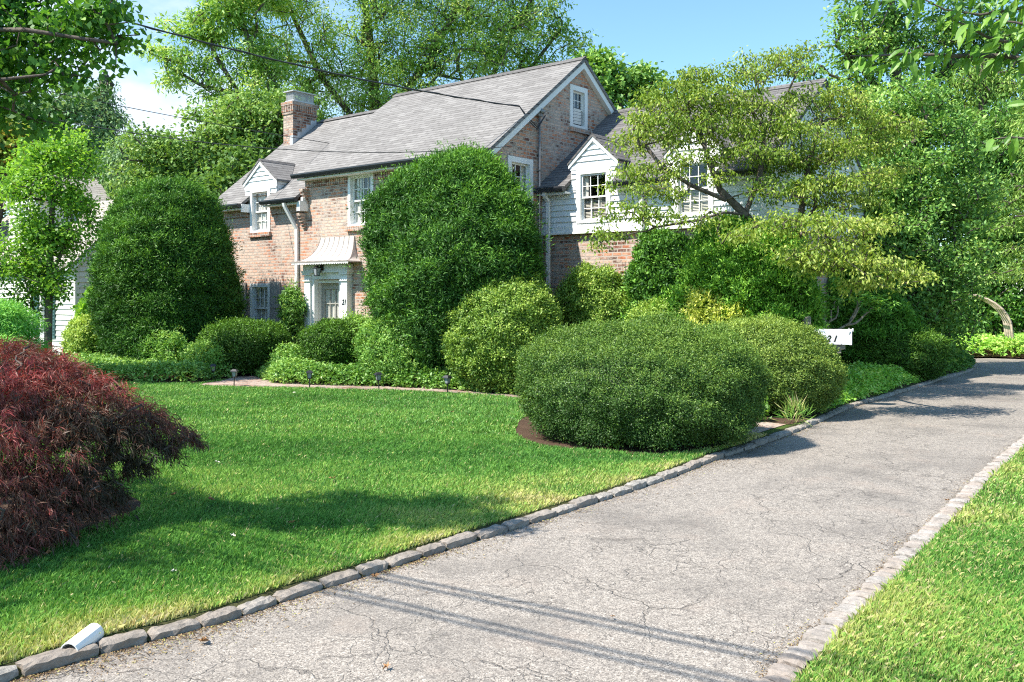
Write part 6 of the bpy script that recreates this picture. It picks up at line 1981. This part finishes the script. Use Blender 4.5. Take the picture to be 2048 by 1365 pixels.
tree('linden', 'tall green tree behind the dogwood reaching the top of the photo', 'tree', [tbase(1790, 34, (1800, 250, 34), (1790, 120, 34), (1780, -20, 34)), T((1800, 250, 34), (1700, 100, 34)), T((1800, 250, 34), (1900, 130, 34))],
     [B(1760, 40, 34, 1.82, 1.46, 1.46), B(1700, 110, 34, 1.46, 1.21, 1.21), B(1730, 180, 34, 1.58, 1.21, 1.21), B(1810, 120, 34, 1.46, 1.21, 1.46), B(1900, 60, 34, 1.94, 1.46, 1.70), B(1850, 230, 34, 2.06, 1.46, 1.09), B(1690, 30, 34, 0.73, 0.61, 0.85), B(1780, -100, 34, 3.04, 2.43, 1.82), B(1950, 170, 34, 1.58, 1.21, 1.46), B(1720, 280, 34, 1.94, 1.46, 1.09), B(1640, 150, 34, 0.85, 0.73, 0.85), B(1600, 250, 34, 1.46, 1.21, 1.46), B(2020, 80, 34, 1.82, 1.46, 2.43)],
     700, 0.40, 52, 0.17, 0.085, 'l_holly', r0=0.26, rtip=0.01, seed=84, shell=0.6, holes=0.3, tone=0.55, step=0.6)
hl = []
rgh = np.random.default_rng(85)
for k in range(26):
    py = 120 + k * 24
    for j in range(6):
        a = rgh.uniform(0, 6.283); rr = (0.7 + 1.9 * (k / 26) ** 0.7) * rgh.uniform(0.75, 1.1)
        if py > 540: continue
        c = at(2130, py, 24)
        for f_ in np.linspace(0.35, 1.0, 9):
            hl.append((c[0] + rr * f_ * math.cos(a) + rgh.normal() * .1, c[1] + rr * f_ * math.sin(a) + rgh.normal() * .1, c[2] - 0.35 * f_ * f_ * rr * 0.5 + rgh.normal() * 0.07))
tree('hemlock', 'feathery hemlock with drooping sprays at the right edge', 'conifer', [tbase(2130, 24, (2130, 300, 24), (2130, 80, 24))], None, 0, 0.30, 34, 0.15, 0.032, 'l_hemlock', r0=0.2, rtip=0.008, seed=85, flat=0.35, sag=0.7, tone=0.5, outward=0.9, spread=0.7, step=0.4, targets=np.array(hl), climb=0.1)
tree('arborvitae', 'dark evergreen behind the garden arch', 'conifer', [tbase(1990, 30, (1990, 400, 30))], [B(1990, 300, 30, 1.6, 1.2, 1.6), B(1960, 420, 30, 1.8, 1.3, 1.6), B(2040, 480, 30, 2.0, 1.4, 1.6), B(1960, 560, 30, 1.6, 1.2, 1.4), B(2020, 620, 30, 2.2, 1.4, .9), B(1900, 650, 30.5, 2.0, 1.2, 1.0), B(2100, 600, 30, 2.2, 1.4, 1.2), B(2050, 350, 30, 1.5, 1.2, 1.5)],
     640, 0.40, 50, 0.17, 0.08, 'l_holly', r0=0.2, rtip=0.01, seed=86, shell=0.5, tone=0.35, zmin=0.1)
tree('hemlock', 'taller sunlit conifer left of the hemlock, behind the broad holly', 'conifer', [tbase(1960, 32, (1965, 300, 32), (1965, 110, 32))], [B(1965, 160, 32, .9, .8, 1.0), B(1960, 240, 32, 1.3, 1, 1.2), B(1980, 330, 32, 1.5, 1.2, 1.3), B(2030, 220, 32, 1.2, 1, 1.6)],
     260, 0.42, 46, 0.2, 0.05, 'l_hemlock', r0=0.2, rtip=0.01, seed=87, shell=0.6, sag=0.9, tone=0.5)

# off-frame tree on the left that dapples the lawn
tree('maple', 'maple standing left of the photo whose shade dapples the near lawn', 'tree', [[(-9.6, 3.6, 0), (-9.5, 3.7, 3.5), (-9.2, 3.9, 6.5)], [(-9.5, 3.7, 3.5), (-8.2, 4.3, 6.2)], [(-9.5, 3.7, 3.5), (-10.5, 5.0, 6.4)]],
     [(-9.2, 3.7, 7.2, 2.2, 2.0, 1.3), (-8.0, 4.6, 6.6, 1.5, 1.5, .9), (-10.4, 5.4, 6.8, 1.8, 1.6, 1.2), (-9.0, 2.0, 6.4, 1.6, 1.4, 1.0), (-10.5, 7.2, 6.2, 1.6, 1.5, 1.0)], 120, 0.30, 30, 0.12, 0.09, 'l_maple', r0=0.2, rtip=0.008, seed=88, holes=0.35, tone=0.4)

# overhanging cherry, rooted right of the photo
def cherry():
    root = thing('cherry_tree', 'leafy cherry branches hanging into the top right corner', 'tree', (5.9, 4.6, 0))
    o = np.array([5.9, 4.6, 0])
    rng = np.random.default_rng(91)
    Z = 5.6
    Br = [T((2600, 300, 5.2), (2350, 170, 5.4), (2150, 140, 5.5), (2010, 112, 5.6), (1900, 112, 5.6), (1820, 108, 5.6), (1750, 112, 5.6), (1700, 112, 5.6)),
          T((2350, 170, 5.4), (2200, 60, 5.3), (2080, 10, 5.4), (1960, 30, 5.5), (1890, 20, 5.5), (1830, -10, 5.5)),
          T((2150, 140, 5.5), (2060, 95, 5.5), (1975, 75, 5.5), (1930, 50, 5.5), (1905, 40, 5.5)),
          T((2080, 10, 5.4), (1980, -30, 5.5), (1860, -30, 5.5), (1740, -25, 5.5), (1690, 0, 5.5)),
          T((2500, 330, 5.2), (2250, 285, 5.4), (2080, 280, 5.5), (2020, 275, 5.5), (1990, 278, 5.5)),
          T((2200, 60, 5.3), (2100, 60, 5.3), (2030, 45, 5.35), (1990, 40, 5.4)),
          T((2300, 190, 5.3), (2180, 170, 5.3), (2100, 155, 5.35), (2040, 150, 5.4))]
    mb = MB()
    tr = [Vector((5.9, 4.6, 0)), Vector((5.85, 4.7, 1.2)), Vector((5.6, 4.9, 2.2)), Vector(Br[0][0])]
    mb.tube([p - Vector(o) for p in tr], [0.13, 0.11, 0.08, 0.035], 10)
    mb.tube([Vector((5.6, 4.9, 2.2)) - Vector(o), Vector(Br[4][0]) - Vector(o)], [0.05, 0.03], 8)
    C = []; A = []
    for bi, b in enumerate(Br):
        pts = [Vector(p) - Vector(o) for p in b]
        r = np.linspace(0.024 if bi == 0 else 0.016, 0.003, len(pts))
        mb.tube(pts, list(r), 6)
        for i in range(len(pts) - 1):
            seg = pts[i + 1] - pts[i]
            n = max(2, int(seg.length / 0.026))
            if bi in (0, 4) and i < 1: continue
            for k in range(n):
                p = pts[i] + seg * (k / n)
                tdir = seg.normalized()
                for s in ((-1, 1) if bi != 4 else ((-1, 1)[k % 2],)):
                    if rng.uniform() < 0.12: continue
                    yv = Vector((0, 1, 0)) * s
                    d = tdir * rng.uniform(0.3, 0.9) + yv * rng.uniform(0.0, 0.8) + Vector((0, 0, rng.uniform(-1.4, 0.0))) + Vector(rng.normal(size=3) * 0.25)
                    off = Vector(rng.normal(size=3)) * (0.03 if bi in (0, 4) else 0.065)
                    C.append(p + off + Vector((0, 0, -0.01))); A.append(d.normalized())
    C = np.array([tuple(c) for c in C]); A = unit(np.array([tuple(a) for a in A]))
    n = len(C)
    N = unit(rng.normal(size=(n, 3)) * 0.45 + np.array([-0.35, -0.8, 0.55]))
    S = unit(np.cross(A, N)); N2 = np.cross(S, A)
    L = 0.115 * rng.uniform(0.55, 1.2, n); W = L * rng.uniform(0.33, 0.43, n)
    R = 0.45 + rng.normal(size=n) * 0.22
    prof_ = [(0.0, 0.0), (0.18, 0.62), (0.42, 1.0), (0.68, 0.78), (0.88, 0.3), (1.0, 0.0)]
    Q = []; RR = []
    for sg in (-1, 1):
        for (fa, wa), (fb, wb_) in zip(prof_[:-1], prof_[1:]):
            V = np.zeros((n, 4, 3))
            def P_(f_, w_): return C + A * (L * f_)[:, None] - N2 * (0.30 * L * f_ * f_)[:, None] + S * (sg * w_ * W * 0.5)[:, None] + N2 * (0.28 * w_ * W * 0.5)[:, None]
            V[:, 0] = P_(fa, 0); V[:, 1] = P_(fb, 0); V[:, 2] = P_(fb, wb_); V[:, 3] = P_(fa, wa)
            if wa == 0: V[:, 3] = V[:, 0] + (V[:, 2] - V[:, 0]) * 0.02
            if wb_ == 0: V[:, 2] = V[:, 1] + (V[:, 3] - V[:, 1]) * 0.02
            Q.append(V if sg > 0 else V[:, ::-1]); RR.append(R)
    mb.build('trunk', M['bark'], root, smooth=True, uv=False)
    link('leaves', quads('leaves', np.concatenate(Q), np.concatenate(RR)), M['l_cherry'], root)
cherry()
# crumbs of soil, twigs and leaf bits swept against the kerbs
M['litter'] = leafmat('leaf_litter', [(0.0, (0.06, 0.04, 0.025)), (0.5, (0.20, 0.13, 0.075)), (0.85, (0.42, 0.30, 0.16)), (1.0, (0.40, 0.42, 0.10))], trans=0.1, gloss=0.01)
def litter(name, label, line, side, n, spread_, seed, lo, hi):
    rng = np.random.default_rng(seed)
    L_ = np.array([p for p in line if lo < p[1] < hi])
    k = rng.integers(0, len(L_) - 1, n); f_ = rng.uniform(0, 1, n)[:, None]
    P = L_[k] * (1 - f_) + L_[k + 1] * f_
    T_ = unit(L_[k + 1] - L_[k]); Nn = np.stack([-T_[:, 1], T_[:, 0]], 1) * side
    patch = 0.35 + 0.65 * (snoise(np.concatenate([P, np.zeros((n, 1))], 1), 2.5, seed) > 0.1)
    P = P + Nn * (rng.exponential(spread_, n) * patch + 0.004)[:, None]
    C = np.concatenate([P, np.full((n, 1), 0.004)], 1)
    an = rng.uniform(0, 6.283, n)
    A = np.stack([np.cos(an), np.sin(an), rng.uniform(0, 0.35, n)], 1)
    N = unit(rng.normal(size=(n, 3)) * 0.25 + np.array([0, 0, 1]))
    o = link(name, leaf_mesh(name, C, A, N, rng.uniform(.006, .022, n), rng.uniform(.003, .009, n), rng.uniform(0, 1, n)), M['litter'])
    tag(o, label, 'litter', kind='stuff')
litter('leaf_litter', 'brown crumbs of soil and leaf litter swept against the left kerb', LK, -1, 9000, 0.085, 71, 3.5, 19)
litter('leaf_litter', 'thin brown litter along the pale right kerb', RK, 1, 2500, 0.05, 72, 3.5, 11)
# weeds along the kerb
for i, (px, py, s) in enumerate(((1515, 850, .22), (1590, 855, .22), (1400, 905, .16), (1225, 905, .12))):
    q = G(px, py)
    shrub('weed', ('broad-leaved seedling on the soil beside the second hedge', 'tuft of tall grass at the foot of the second hedge', 'ivy sprig at the kerb under the biggest hedge', 'small weed at the front of the biggest hedge')[i], 'weed', (q[0], q[1]), s * .6, s * .6, s, 'l_lime' if i != 1 else 'grass', n=26, per=6, L=(0.09, 0.22, 0.05, 0.05)[i], W=(0.05, 0.012, 0.03, 0.03)[i], seed=100 + i, coreon=False, up=0.9, tone=0.5)
